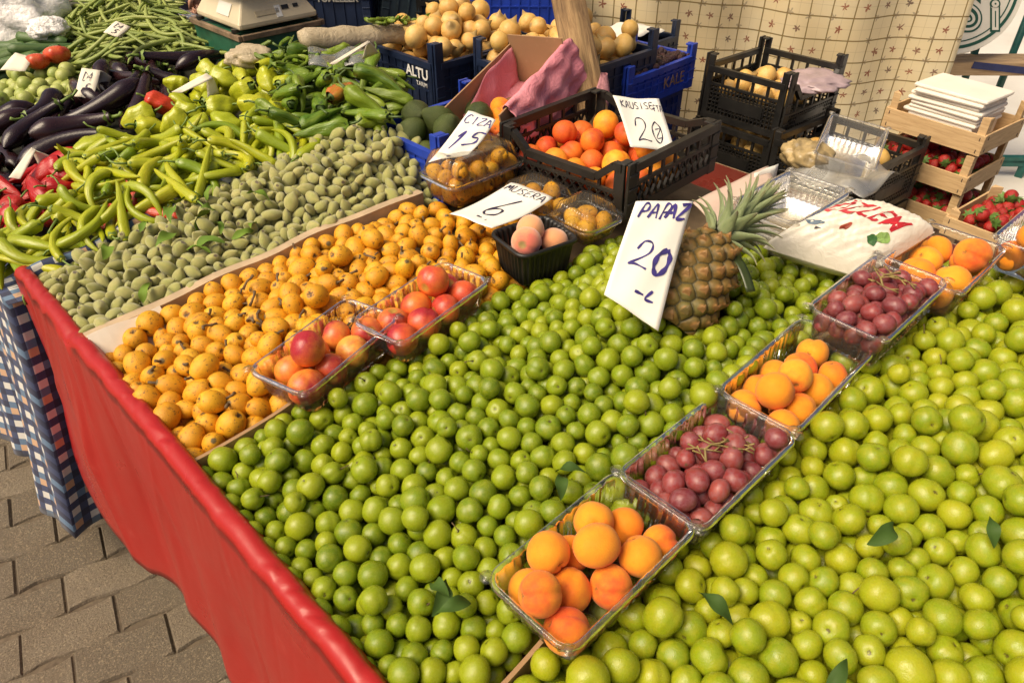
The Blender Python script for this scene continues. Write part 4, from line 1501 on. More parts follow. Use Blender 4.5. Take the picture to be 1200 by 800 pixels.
# KAYISI 20, standing in the black crate
price_sheet('white price sheet reading 20 standing on the back of the black apricot crate', far(718, 112, 1.53), far(772, 116, 1.55), far(790, 176, 1.52), far(739, 172, 1.50),
            [('KAUSISE', .10, .09, .085, .14, .1, .75), ('FTA', .80, .15, .055, .12, 0, .7), ('2', .25, .42, .29, .46, .0, 1.0), ('0', .62, .48, .24, .40, -.1, 1.05), ('Z', .68, .62, .13, .17, .0, .7)], M_INKD, bulge=.003, bu=-.004, w=.0028)
# CIZA 15, behind the tall box
price_sheet('white price sheet reading 15 standing behind the tall loquat box', far(549, 130, 1.60), far(581, 141, 1.585), far(549, 182, 1.545), far(502, 190, 1.525),
            [('CIZA', .08, .06, .19, .15, .1, 1.0), ('1', .16, .36, .22, .38, .4, 1.5), ('5', .50, .34, .38, .34, .3, 1.4), ('-', .40, .92, .12, .06, 0, 1.0)], M_INK, bulge=-.006, bu=.002)
# MUSERA 6, lying across the box and the loquats
price_sheet('white price sheet reading 6 lying flat between the boxes of loquats', far(599, 214, 1.52), far(648, 232, 1.475), far(576, 268, 1.37), far(527, 250, 1.42),
            [('MUSERA', .06, .05, .125, .12, .1, .95), ('6', .36, .38, .34, .40, .1, 1.6), ('-', .45, .84, .12, .06, 0, 1.6), ('.', .62, .80, .1, .08, 0, 1.8)], M_INKD, bulge=-.007, bu=.003)

# folded card tents on the vegetables
M_CARDT = plain('tag_card', (.74, .68, .55), .8, .06, 20)


def tent(label, A, B, C_, D, E_, F_, scr):
    """front panel A B C D (top left, top right, bottom right, bottom left), back panel A B E F"""
    o = thing('price_tag', label, 'price tag', tuple((Vector(A) + Vector(B)) / 2), group='folded card price tags')
    loc = o.location.copy()
    pp = Paper(A, B, C_, D)
    mb = MB(); mb.grid(lambda u, v: pp.p(u, v) - loc, 4, 4)
    mb.build('front_panel', M_CARDT, o, smooth=True, solid=.0016)
    qq = Paper(A, B, E_, F_)
    mb = MB(); mb.grid(lambda u, v: qq.p(u, v) - loc, 4, 4)
    mb.build('back_panel', M_CARDT, o, smooth=True, solid=.0016)
    if scr:
        mb = MB(); writing(pp, scr, mb, .0022, .0018)
        mb.v = [tuple(Vector(v) - loc) for v in mb.v]
        mb.build('handwriting', M_INKD, o)


def tent_px(label, q, d, back, dd, scr):
    (a, b, c, e) = q
    A, B, C_, D = far(*a, d), far(*b, d), far(*c, d - .02), far(*e, d - .02)
    E_, F_ = far(*back[0], d + dd), far(*back[1], d + dd)
    tent(label, A, B, C_, D, E_, F_, scr)


SCR = [('D4', .2, .12, .22, .3, .2, 1), ('5', .4, .52, .25, .35, .2, 1.2)]
tent_px('folded cream price tag standing upright among the eggplants', [(96, 80), (118, 83), (109, 116), (87, 113)], 1.95, [(131, 90), (122, 113)], .05, SCR)
tent_px('folded card price tag lying on the green beans', [(136, 25), (153, 32), (138, 44), (121, 38)], 2.10, [(153, 34), (140, 46)], .03, SCR)
tent_px('folded card price tag on the short yellow-green peppers', [(242, 86), (250, 92), (213, 109), (201, 108)], 1.80, [(257, 109), (243, 119)], .04, None)
tent_px('folded card price tag on the dark green peppers', [(431, 48), (434, 50), (392, 76), (386, 75)], 1.72, [(444, 62), (424, 70)], .05, None)
tent_px('folded cream price tag behind the red peppers', [(37, 173), (42, 177), (24, 210), (10, 208)], 1.66, [(62, 184), (45, 195)], .03, None)
tent_px('bright white price card at the left edge beside the tomatoes', [(18, 62), (38, 68), (30, 84), (0, 82)], 2.12, [(40, 72), (34, 84)], .03, None)
# ------------------------------------------------------------------ crates
M_BLUE = plain('blue_plastic', (.018, .055, .42), .42, .18, 14, .0006)
M_NAVY = plain('dark_blue_plastic', (.012, .022, .055), .45, .2, 14, .0006)
M_GREY = plain('worn_black_plastic', (.020, .018, .015), .5, .3, 14, .0006)


def crate_wall(mb, L, H, style, low=0.0):
    """one wall in its own xz plane, x from -L/2 to L/2; thickness along y"""
    th = .007
    Ht = H - .009

    def bar(x0, z0, x1, z1, w=.005, t=th * .8):
        mb.beam((x0, 0, z0), (x1, 0, z1), t, w, up=(0, 0, 1) if abs(x1 - x0) > 1e-6 else (1, 0, 0))
    mb.box((0, 0, .010), (L, th + .002, .020))
    if low:
        k = L * .30; zl = H - low
        mb.beam((-k, 0, zl), (k, 0, zl), th + .008, .016)
        mb.beam((-L / 2, 0, Ht), (-L / 2 + .02, 0, Ht), th + .008, .016); mb.beam((L / 2 - .02, 0, Ht), (L / 2, 0, Ht), th + .008, .016)
        mb.beam((-L / 2 + .02, 0, Ht), (-k, 0, zl), th + .007, .015); mb.beam((k, 0, zl), (L / 2 - .02, 0, Ht), th + .007, .015)
        top = zl
    else:
        mb.beam((-L / 2, 0, Ht), (L / 2, 0, Ht), th + .008, .018)
        top = Ht
    if style == 'diamond':
        zm = .02 + (top - .02) * .55
        mb.box((0, 0, zm), (L, th, .008))
        n = max(4, int(L / .022))
        for i in range(n):
            x0 = -L / 2 + L * i / n; x1 = x0 + L / n
            bar(x0, .02, x1, zm, .0032); bar(x1, .02, x0, zm, .0032)
            xm = (x0 + x1) / 2; 
        m = max(3, int(L / .045))
        for i in range(m + 1):
            x = -L / 2 + .015 + (L - .03) * i / m
            zt_ = top if not low or abs(x) < L * .3 else min(Ht, top + (abs(x) - L * .3) * low / (L * .2 - .02))
            bar(x, zm, x, zt_, .007)
    elif style == 'grid':
        zm = top - .045
        mb.box((0, 0, zm), (L, th, .008))
        n = int(L / .013)
        for i in range(n + 1):
            bar(-L / 2 + L * i / n, .02, -L / 2 + L * i / n, zm, .0042)
        m = int((zm - .02) / .012)
        for j in range(1, m):
            bar(-L / 2, .02 + (zm - .02) * j / m, L / 2, .02 + (zm - .02) * j / m, .0042)
        mb.box((0, .001, .02 + (zm - .02) * .45), (L * .58, th * 1.1, (zm - .02) * .42))
        k = max(3, int(L / .05))
        for i in range(k + 1):
            bar(-L / 2 + L * i / k, zm, -L / 2 + L * i / k, top, .009)
    elif style == 'slot':
        mb.box((0, 0, (top + .02) / 2), (L, th * .45, top - .02))
        n = int(L / .035)
        for i in range(n + 1):
            bar(-L / 2 + L * i / n, .02, -L / 2 + L * i / n, top, .005, th * 1.4)
        mb.box((0, 0, top * .55), (L, th * 1.3, .006)); mb.box((0, 0, top * .78), (L, th * 1.35, .006))


def plastic_crate(label, x, y, z, yaw, L, W, H, mat, style, peg=.05, low=None, tilt=(0, 0), group='plastic crates', base=True, name='plastic_crate'):
    """L along local x, W along local y, z at its underside"""
    t = thing(name, label, 'crate', (x, y, z), (tilt[0], tilt[1], yaw), group)
    low = low or {}
    for nm, ln, off, ra in (('front', W, (-L / 2, 0), PI / 2), ('back', W, (L / 2, 0), PI / 2), ('right', L, (0, -W / 2), 0), ('left', L, (0, W / 2), PI)):
        mb = MB(); crate_wall(mb, ln - .03, H, style, low.get(nm, 0))
        mb.build('side_panel', mat, t, loc=(off[0], off[1], .004), rot=(0, 0, ra))
    for sx in (-1, 1):
        for sy in (-1, 1):
            mb = MB()
            q = .030
            mb.box((sx * (L / 2 - q / 2 + .004), sy * (W / 2 + .001), (H + peg) / 2), (q, .008, H + peg))
            mb.box((sx * (L / 2 + .001), sy * (W / 2 - q / 2 - .0035), (H + peg) / 2), (.0078, q - .008, H + peg - .004))
            mb.box((sx * (L / 2 - q / 2 + .004), sy * (W / 2 - q / 2), H + peg - .004), (q - .004, q - .012, .006))
            for k in range(3):
                mb.box((sx * (L / 2 - q / 2 + .004), sy * (W / 2 + .0065), H * .3 + k * .03), (q, .003, .004))
            mb.build('corner_post', mat, t, bevel=.0015)
    if base:
        mb = MB()
        n = int(L / .02)
        for i in range(n + 1): mb.box((-L / 2 + L * i / n, 0, .006), (.007, W - .01, .008))
        m = int(W / .02)
        for i in range(m + 1): mb.box((0, -W / 2 + W * i / m, .0065), (L - .01, .007, .0078))
        mb.build('base_grid', mat, t)
    return t


def text_mesh(txt, size, mat, parent, loc, rot, shear=0.0, name='lettering', bold=0.0, extr=.0004):
    cu = bpy.data.curves.new('txt', 'FONT'); cu.body = txt; cu.size = size; cu.shear = shear; cu.align_x = 'CENTER'; cu.offset = bold; cu.extrude = extr
    tmp = bpy.data.objects.new('txt', cu); COL.objects.link(tmp)
    dg = bpy.context.evaluated_depsgraph_get()
    me = bpy.data.meshes.new_from_object(tmp.evaluated_get(dg))
    bpy.data.objects.remove(tmp); bpy.data.curves.remove(cu)
    me.materials.clear(); me.materials.append(mat)
    o = link(name, me, parent); o.location = loc; o.rotation_euler = rot
    return o


M_WHITE = plain('white_print', (.75, .74, .70), .6, .05)
M_ORPR = plain('faded_print', (.30, .17, .10), .6, .2)
rgC = np.random.default_rng(33)

# black crate of red apricots
ac = plastic_crate('open black crate of red-cheeked apricots with one low side', 1.262, .975, .893, .03, .330, .350, .112, M_GREY, 'diamond', peg=.006, low={'front': .045, 'back': .025}, tilt=(-.02, .0), group=None)
n = 30
R = rgC.uniform(.027, .032, n)
P0 = np.stack([rgC.uniform(-.14, .10, n), rgC.uniform(-.15, .15, n), np.linspace(.03, .08, n)], 1)
P = fill_box(P0, R, .155, .165, .012, rgC, 80)
bpy.context.view_layer.update()
for p, r in zip(P, R):
    put('apricot', SM['crate_apricot'][int(rgC.integers(5))], ac.matrix_world @ Vector(p), r, rrot(rgC), 'red-cheeked apricot in the open black crate', 'apricot', 'apricots in the open black crate')

# two crates of onions
oc = plastic_crate('dark blue crate of yellow onions with white ALTU lettering', 1.555, 1.835, .79, 0.0, .43, .31, .175, M_NAVY, 'slot', peg=.06, group='onion crates')
text_mesh('ALTU', .042, M_WHITE, oc, (-.215 - .0085, -.075, .128), (PI / 2, 0, -PI / 2), bold=.001)
text_mesh('TARIM', .018, M_WHITE, oc, (-.215 - .0085, -.095, .106), (PI / 2, 0, -PI / 2))
plastic_crate('dark blue crate of yellow onions behind the cardboard box', 1.70, 1.500, .79, 0.0, .46, .31, .175, M_NAVY, 'slot', peg=.06, group='onion crates')
ONI = fruit_mat('onion_skin', [(.62, .34, .08), (.70, .44, .13), (.56, .30, .065), (.66, .41, .10)], tint=(.70, .48, .18), tint_amt=.6, dots=(.45, .24, .06), dots_scale=14, pole=(.42, .28, .10), pole_z=(.8, .9), tail=(.32, .22, .10), tail_z=(.93, .97), rough=.4, bump=.0015)
om = [ball_mesh('onion', 3, onion_shape(i), [ONI]) for i in range(6)]
for (cx, cy, hx_, hy_, n, lab) in ((1.555, 1.835, .20, .145, 62, 'yellow onion heaped in the crate lettered ALTU'), (1.70, 1.500, .215, .145, 66, 'yellow onion heaped in the crate behind the cardboard box')):
    R = rgC.uniform(.026, .036, n)
    P0 = np.stack([rgC.uniform(-hx_ * .8, hx_ * .8, n), rgC.uniform(-hy_ * .8, hy_ * .8, n), np.linspace(.15, .34, n)], 1)
    dome = lambda x, y: .085 + .05 * np.exp(-((x - .03) ** 2 / .03 + y ** 2 / .016))
    P = fill_box(P0, R, hx_, hy_, .12, rgC, 90, dome)
    for p, r in zip(P, R):
        e = (rgC.normal(0, .8), rgC.normal(0, .8), rgC.uniform(0, 6.28))
        put('onion', om[int(rgC.integers(6))], Vector(p) + Vector((cx, cy, .79)), r, e, lab, 'onion', lab.replace('onion', 'onions'))

# blue crate with avocados
bc = plastic_crate('bright blue crate of avocados in front of the onions', 1.105, 1.325, .835, -.02, .30, .26, .115, M_BLUE, 'slot', peg=.05, group=None)
AVO = fruit_mat('avocado_skin', [(.045, .065, .014), (.065, .09, .018), (.035, .05, .012), (.10, .125, .022)], tint=(.09, .11, .025), dots=(.14, .18, .07), dots_scale=26, rough=.42, bump=.003, bump_scale=26, spec=.4)
vm = [ball_mesh('avocado', 3, avocado_shape(i), [AVO]) for i in range(4)]
n = 17
R = rgC.uniform(.032, .038, n)
P0 = np.stack([rgC.uniform(-.10, .02, n), rgC.uniform(-.09, .10, n), np.linspace(.05, .17, n)], 1)
P = fill_box(P0, R, .14, .12, .03, rgC, 90, lambda x, y: .045 + .0 * x)
for p, r in zip(P, R):
    put('avocado', vm[int(rgC.integers(4))], Vector((1.105, 1.325, .835)) + Vector(p), r, (rgC.uniform(.6, 2.2), rgC.uniform(-.6, .6), rgC.uniform(0, 6.28)), 'dark green avocado in the blue crate beside the peppers', 'avocado', 'avocados in the blue crate')

# cardboard box lined with pink paper, tipped towards the customer
FLp, BLp, FRp = far(521, 127, 1.70), far(598, 52, 1.87), far(582, 137, 1.63)
e1 = (BLp - FLp); L1 = e1.length; e1.normalize()
e2 = FRp - FLp; e2 = (e2 - e1 * e2.dot(e1)); W1 = e2.length; e2.normalize()
e3 = e2.cross(e1).normalized()
if e3.z < 0: e3.negate()
DP = .105
MX = Matrix((e1, e2, e3)).transposed().to_4x4(); MX.translation = FLp - e3 * DP
t = link('cardboard_box', None); t.matrix_world = MX; t.empty_display_size = .05
tag(t, 'brown cardboard box lined with pink paper, tipped up beside the wooden post', 'box')
MB().box((L1 / 2, W1 / 2, .002), (L1, W1, .004)).build('bottom', M_CARD, t)
MB().box((L1 / 2, -.002, DP / 2), (L1, .004, DP)).build('side_wall', M_CARD, t)
MB().box((L1 / 2, W1 + .002, DP / 2), (L1, .004, DP)).build('side_wall', M_CARD, t)
MB().box((L1 + .0022, W1 / 2, DP / 2 + .012), (.004, W1 + .008, DP + .024)).build('end_wall', M_CARD, t)
MB().box((-.0022, W1 / 2, DP * .23), (.004, W1 + .008, DP * .46)).build('end_wall', M_CARD, t)
mb = MB(); mb.grid(lambda u, v: (-.004 - v * .05, W1 + .004 - u * W1 * .35, DP * .46 + .004 - v * .03 + .01 * math.sin(u * 9)), 6, 4)
mb.build('torn_flap', M_CARD, t, solid=.003)
N = Nodes('pink_paper')
co = N.objco()
cr = N.noise(co, 16, 5, .65, .8)
M_PINK = N.done(N.bsdf(N.ramp(N.noise(co, 5, 3), [(.3, (.62, .20, .25)), (.7, (.70, .27, .31))]), .75, cr, .012, .8))


def liner(u, v):
    x = .05 + u * (L1 - .055)
    cr_ = .004 * math.sin(x * 60 + v * 9) + .003 * math.sin(x * 33 - v * 17)
    if v < .45:
        k = v / .45; top = DP * (.55 + .40 * smooth01(u * 1.6))
        return (x, .007 + cr_ * .5 + .004 * k, .006 + (top - .006) * (1 - k))
    k = (v - .45) / .55
    return (x, .011 + k * (W1 - .02), .008 + cr_ + .008 * math.sin(k * 9 + u * 5) * math.sin(PI * k))


mb = MB(); mb.grid(liner, 30, 24); mb.build('paper_liner', M_PINK, t, smooth=True, solid=.001)


def drape(u, v):
    x = .03 + u * (L1 + .01)
    cr_ = .005 * math.sin(x * 44 + v * 6) + .004 * math.sin(x * 71 - v * 13) + .003 * math.sin(v * 31 + x * 20)
    if v < .2:
        return (x, W1 - .006 - cr_ * .3, DP * (.55 + .45 * v / .2))
    if v < .32:
        k = (v - .2) / .12
        return (x, W1 - .006 + .022 * k, DP + .008 * math.sin(PI * k) + cr_ * .4)
    k = (v - .32) / .68
    ln = .15 - .05 * (1 - u) + .03 * math.sin(u * 4)
    return (x, W1 + .016 + .012 * k + cr_ + .012 * math.sin(PI * k), DP - ln * k)


mb = MB(); mb.grid(drape, 34, 30); mb.build('paper_drape', M_PINK, t, smooth=True, solid=.001)
n = 9
R = rgC.uniform(.024, .028, n)
for k, (px, py, lay) in enumerate([(537, 127, 0), (551, 123, 0), (563, 130, 0), (578, 127, 0), (583, 117, 1), (572, 121, 0), (556, 134, 0), (545, 134, 0), (586, 128, 0)]):
    lx, ly = .03 + .045 * (k % 3) + (.02 if k > 5 else 0), .035 + (W1 - .06) * ((k * 7) % 9) / 8
    q = MX @ Vector((lx, ly, .006 + R[k] + (.012 * lay)))
    put('apricot', SM['apricot'][k % 5], q, R[k], rrot(rgC), 'orange apricot in the pink-lined cardboard box', 'apricot', 'apricots in the pink-lined cardboard box')

# black crates of onions behind the stall
KC = [('topmost black crate on the tall stack in front of the flowered curtain', 2.305, 1.135, .715, .33, .30, .165, .04, (.0, .02)),
      ('black crate second from the top of the tall stack, under the topmost', 2.300, 1.145, .545, .33, .30, .162, .0, (0, 0)),
      ('black crate at the bottom of the tall stack', 2.305, 1.14, .375, .33, .30, .162, .0, (0, 0)),
      ('black crate under loose plastic bags, beside the wooden strawberry crates', 2.20, .80, .585, .31, .32, .165, .03, (0, 0)),
      ('black crate beneath the one with loose plastic bags', 2.20, .80, .415, .31, .32, .162, .0, (0, 0))]
for i, (lab, x, y, z, L, W, H, peg, tl) in enumerate(KC):
    plastic_crate(lab, x, y, z, -.03 if i < 3 else -.10, L, W, H, M_BLACK, 'grid', peg, tilt=tl, group='black crates stacked behind the stall', low={'right': .05} if i == 0 else None)
    if i in (2, 4): continue
    n = 14
    R = rgC.uniform(.028, .035, n)
    P0 = np.stack([rgC.uniform(-L * .4, L * .4, n), rgC.uniform(-W * .4, W * .4, n), np.linspace(.07, .14, n)], 1)
    P = fill_box(P0, R, L / 2 - .012, W / 2 - .012, .06, rgC, 70, lambda x, y: np.full_like(x, .065))
    for p, r in zip(P, R):
        put('onion', om[int(rgC.integers(6))], Vector((x, y, z)) + Vector(p), r, rrot(rgC), 'yellow onion in the ' + lab[:40].replace(' on the tall', '').strip(), 'onion', 'onions in the ' + lab)
for (x, y) in ((2.305, 1.14), (2.20, .80)):
    z1 = .37 if x > 2.25 else .41
    mb = MB(); mb.box((0, 0, z1 / 2), (.30, .28, z1 - .002))
    o = mb.build('wooden_block', M_BOARD, bevel=.004); o.location = (x, y, 0)
    tag(o, 'rough wooden block under the tall stack of black crates' if x > 2.25 else 'rough wooden block under the lower stack of black crates', 'block')

# blue crate of black mulberries on another, right of the post
fq = far(727, 135, 2.22)
MULB = fruit_mat('mulberry_skin', [(.012, .004, .006), (.03, .006, .008), (.02, .006, .01)], tint=(.06, .012, .012), rough=.35, bump=.004, bump_scale=8)
b0x, b0y = fq.x + .19, fq.y + .13
plastic_crate('bright blue crate of black mulberries standing right of the post', b0x, b0y, fq.z, .03, .36, .26, .10, M_BLUE, 'slot', peg=.04, group=None)
text_mesh('KALE', .05, M_ORPR, bpy.data.objects[[o.name for o in COL.objects if o.name.startswith('plastic_crate')][-1]], (.06, -.1395, .035), (PI / 2, 0, 0), name='lettering')
lo = plastic_crate('shade-darkened blue crate underneath the mulberries', b0x - .02, b0y + .01, fq.z - .19, .06, .36, .25, .185, plain('shaded_blue_plastic', (.014, .035, .20), .45, .2), 'slot', peg=.0, group=None)  # same blue plastic, with the shade below the upper crate put into its colour
mm = [ball_mesh('mulberry', 2, grape_shape(50 + i), [MULB]) for i in range(3)]
q_ = scatter([(-.18, -.12), (.18, -.12), (.18, .12), (-.18, .12)], .0225, rgC, .5)
for k, (x, y) in enumerate(q_):
    put('mulberry', mm[k % 3], Vector((b0x + x, b0y + y, fq.z + .085 + .012 * math.cos(x * 9) + rgC.uniform(0, .012))), rgC.uniform(.0105, .0135), rrot(rgC), 'black mulberry in the bright blue crate', 'mulberry', 'mulberries in the bright blue crate')
mb = MB(); mb.box((0, 0, .045), (.32, .23, .070)); o = mb.build('mulberry_bed', MULB); o.location = (b0x, b0y, fq.z + .01)
tag(o, 'mass of black mulberries under the topmost in the blue crate', 'mulberries', None, 'stuff')
z1 = fq.z - .19
mb = MB(); mb.box((0, 0, z1 / 2), (.34, .24, z1 - .004)); o = mb.build('crate_stand', M_BOARD, bevel=.004); o.location = (b0x, b0y, 0)
tag(o, 'wooden stand under the two blue crates', 'stand')
g = far(712, 92, 2.62)
plastic_crate('dark blue crate with white paper on top behind the mulberries', g.x + .21, g.y + .13, g.z - .06, .0, .40, .26, .13, M_NAVY, 'slot', peg=.06, group=None)
mb = MB(); mb.grid(lambda u, v: (g.x + .03 + .36 * u, g.y + .03 + .2 * v, g.z + .085 + .03 * math.sin(PI * u) * (.6 + .4 * math.sin(v * 5)) + .006 * math.sin(u * 21 + v * 9)), 16, 12)
tag(mb.build('paper_sheet', M_PAPER, smooth=True, solid=.001), 'crumpled white paper over the dark blue crate behind the mulberries', 'paper')
z1 = g.z - .06
mb = MB(); mb.box((0, 0, z1 / 2), (.38, .24, z1 - .004)); o = mb.build('crate_stand', M_BOARD, bevel=.004); o.location = (g.x + .21, g.y + .13, 0)
tag(o, 'wooden stand under the dark blue crate behind the mulberries', 'stand')

# wooden strawberry crates
N = Nodes('poplar_wood')
co = N.objco()
st = N.n('ShaderNodeMapping', {'Vector': co, 'Scale': (3, 3, 40)})
gr = N.noise(st, 4, 5, .65, .6)
c = N.ramp(gr, [(.25, (.40, .25, .115)), (.55, (.56, .38, .19)), (.8, (.64, .46, .25))])
c = N.mix(N.step(N.noise(co, 7, 3), .6, .75, 0, .5), c, (.36, .22, .10))
M_POP = N.done(N.bsdf(c, .8, gr, .0015, .5))
M_STAPLE = plain('rusty_staple', (.05, .035, .03), .6)
STR = fruit_mat('strawberry_skin', [(.30, .007, .008), (.38, .012, .010), (.24, .005, .007)], tint=(.36, .02, .012), dots=(.55, .30, .06), dots_scale=16, pole=(.08, .16, .03), pole_z=(.72, .82), rough=.32, bump=.002, bump_scale=18)
LEAF = fruit_mat('strawberry_leaf', [(.07, .15, .02), (.12, .21, .04)], rough=.6)


def strawberry(seed):
    V, F, U = blob(3, strawberry_shape(seed))
    me = MB(); me.add([tuple(v) for v in V], [tuple(f) for f in F], 0)
    for k in range(7):
        a = 2 * PI * k / 7 + seed
        c_, s_ = math.cos(a), math.sin(a)
        me.add([(0, 0, 1.12), (c_ * .5 - s_ * .22, s_ * .5 + c_ * .22, 1.10), (c_ * 1.05, s_ * 1.05, .85 + .2 * math.sin(k * 2.2)), (c_ * .5 + s_ * .22, s_ * .5 - c_ * .22, 1.12)], [(0, 1, 2, 3)], 1)
    m = me.mesh('strawberry', [STR, LEAF], True)
    at_ = m.attributes.new('loc', 'FLOAT_VECTOR', 'POINT')
    at_.data.foreach_set('vector', np.concatenate([U, np.zeros((len(m.vertices) - len(U), 3))]).astype(np.float32).ravel())
    return m


sm = [strawberry(i) for i in range(4)]


def wood_crate(label, flabel, x, y, z, yaw, L, W, H, bh, n, fill_z, post=None):
    """L along local x, W along local y; boards of height bh at the bottom of each side, posts to H"""
    t = thing('wooden_crate', label, 'crate', (x, y, z), (0, 0, yaw), 'wooden strawberry crates')
    for (c, s) in (((-L / 2 - .003, 0, bh / 2 + .004), (.006, W + .012, bh)), ((L / 2 + .003, 0, bh / 2 + .004), (.006, W + .012, bh)), ((0, -W / 2 - .003, bh / 2 + .006), (L - .001, .006, bh)), ((0, W / 2 + .003, bh / 2 + .006), (L - .001, .006, bh))):
        b = MB().box((0, 0, 0), s).build('side_board', M_POP, t, bevel=.0012)
        b.location = c
        mb = MB()
        ax = 1 if s[1] > s[0] else 0
        for sg in (-1, 1):
            for q in (-.3, .3):
                p = [0, 0, q * bh]; p[ax] = sg * (s[ax] / 2 - .014); p[1 - ax] = math.copysign(s[1 - ax] / 2 + .0006, c[1 - ax])
                mb.box(p, (.0012 if ax else .002, .002 if ax else .0012, .010))
        mb.build('staples', M_STAPLE, b)
    for sx in (-1, 1):
        for sy in (-1, 1):
            cx, cy = sx * (L / 2 - .0005), sy * (W / 2 - .0005)
            mb = MB(); mb.prism([(cx, cy), (cx - sx * .024, cy), (cx, cy - sy * .024)][::sx * sy], .0, post or H)
            mb.build('corner_post', M_POP, t, bevel=.001)
    mb = MB()
    for k in range(5): mb.box((0, -W / 2 + W * (k + .5) / 5, .003), (L - .004, W / 5 - .006, .004))
    mb.build('bottom', M_POP, t)
    M = Matrix.Translation((x, y, z)) @ Euler((0, 0, yaw)).to_matrix().to_4x4()
    R = rgC.uniform(.0145, .019, n)
    if n:
        P0 = np.stack([rgC.uniform(-L * .42, L * .42, n), rgC.uniform(-W * .42, W * .42, n), np.linspace(.03, .09, n)], 1)
        P = fill_box(P0, R, L / 2 - .006, W / 2 - .006, fill_z, rgC, 70)
        for p, r in zip(P, R):
            put('strawberry', sm[int(rgC.integers(4))], M @ Vector(p), r, (rgC.normal(1.2, .7), rgC.normal(0, .7), rgC.uniform(0, 6.28)), flabel, 'strawberry', flabel.replace('strawberry', 'strawberries'))
    return t, M


cq = far(1126, 230, 2.20)         # front corner, underside of the middle crate
Ls, Ws, Hs = .235, .295, .122
yw = -.10
e_a = Vector((math.cos(yw), math.sin(yw), 0)); e_b = Vector((-math.sin(yw), math.cos(yw), 0))
cc = cq + e_a * (Ls / 2) + e_b * (Ws / 2)
print('STRAW', cq, cc)
wood_crate('wooden crate of strawberries at the bottom of the stack of three', 'strawberry in the lowest crate of the stack of three', cc.x, cc.y, cc.z - Hs - .002, yw, Ls, Ws, Hs, .058, 60, .038)
wood_crate('wooden crate of strawberries in the middle of the stack of three', 'strawberry in the middle crate of the stack of three', cc.x - .004, cc.y + .003, cc.z, yw, Ls, Ws, Hs, .058, 60, .040)
_, Mt = wood_crate('topmost wooden crate of the stack, holding white paper bags', '', cc.x + .004, cc.y - .004, cc.z + Hs + .002, yw - .03, Ls, Ws, .112, .060, 0, .03)
rq = far(1116, 285, 1.90)
wood_crate('low wooden crate of strawberries standing right of the stack of three', 'strawberry in the low crate right of the stack', rq.x + .13, rq.y - .12, rq.z, -.12, .24, .29, .075, .05, 75, .035)
mb = MB(); zz = cc.z - Hs - .004
mb.box((0, 0, zz / 2), (.36, .40, zz - .002)); o = mb.build('crate_stand', M_BOARD, bevel=.004); o.location = (cc.x + .07, cc.y - .02, 0)
tag(o, 'wooden stand under the stack of strawberry crates', 'stand')
mb = MB(); mb.box((0, 0, (rq.z) / 2), (.26, .30, rq.z - .004)); o = mb.build('crate_stand', M_BOARD, bevel=.004); o.location = (rq.x + .13 + .06, rq.y - .14, 0)
tag(o, 'wooden stand under the low strawberry crate', 'stand')
# pack of white paper bags in the top crate
M_BAGP = plain('white_paper_bags', (.78, .72, .62), .7, .05, 10, .001)
t = thing('paper_bag_pack', 'thick pack of white paper bags in the topmost strawberry crate', 'paper bags', tuple(Mt @ Vector((0.0, .005, .012))), (0, 0, yw - .03))
mb = MB()
for k in range(7):
    mb.box((.004 * math.sin(k * 2.1), .005 * math.cos(k * 1.7), .052 + k * .0122), (.17 + .008 * math.sin(k * 3), .215 + .01 * math.cos(k * 2), .0118), (0, 0, .03 * math.sin(k * 2.7)))
mb.build('bags', M_BAGP, t, bevel=.0057)
MB().box((0, 0, .024), (.16, .2, .046)).build('lower_bags', M_BAGP, t, bevel=.004)
# ------------------------------------------------------------------ pineapple
PB, PTp = far(783, 384, 1.135), far(842, 276, 1.165)
ax = (PTp - PB); LPn = ax.length; ax.normalize()
rx = ax.orthogonal().normalized(); ry = ax.cross(rx)
t = link('pineapple', None); t.empty_display_size = .05
MXp = Matrix((rx, ry, ax)).transposed().to_4x4(); MXp.translation = PB
t.matrix_world = MXp
tag(t, 'ripe pineapple with a grey-green crown, leaning back behind the tall price sheet', 'pineapple')
NU, NV = 200, 150
GA = PI * (3 - math.sqrt(5))
eyes = []
NE = 92
for k in range(NE):
    z = (k + .5) / NE
    eyes.append((z, (k * GA) % (2 * PI)))
E_ = np.array(eyes)
RP = .056


def prad(v): return RP * (max(.02, 1 - abs((v - .47) / .53) ** 3.2)) ** .5


V, COLV = [], []
for j in range(NV + 1):
    v = j / NV
    r0 = prad(v); z = v * LPn
    dzs = (E_[:, 0] - v) * LPn
    for i in range(NU):
        th = 2 * PI * i / NU
        da = (E_[:, 1] - th + PI) % (2 * PI) - PI
        d = np.sqrt((da * r0 * .92) ** 2 + (dzs * 1.05) ** 2)
        o2 = np.partition(d, 1)[:2]
        k = int(d.argmin())
        m = min(1., o2[0] / .0125)
        edge = (o2[1] - o2[0])
        h = .0058 * (1 - m ** 2.2) + .0028 * math.exp(-(o2[0] / .0028) ** 2)
        h -= .0030 * math.exp(-(edge / .0018) ** 2)
        spike = math.exp(-(o2[0] / .0032) ** 2)
        low = dzs[k] * -1
        rr = r0 + h * min(1, r0 / .03)
        V.append((math.cos(th) * rr, math.sin(th) * rr, z + .0015 * spike))
        e = 1 - min(1, edge / .006)
        COLV.append((m, e, spike))
F = [(j * NU + i, j * NU + (i + 1) % NU, (j + 1) * NU + (i + 1) % NU, (j + 1) * NU + i) for j in range(NV) for i in range(NU)]
N = Nodes('pineapple_rind')
pa = N.attr('loc')
m_ = N.n('ShaderNodeSeparateXYZ', {0: pa}, 0); e_ = N.n('ShaderNodeSeparateXYZ', {0: pa}, 1); s_ = N.n('ShaderNodeSeparateXYZ', {0: pa}, 2)
co = N.objco()
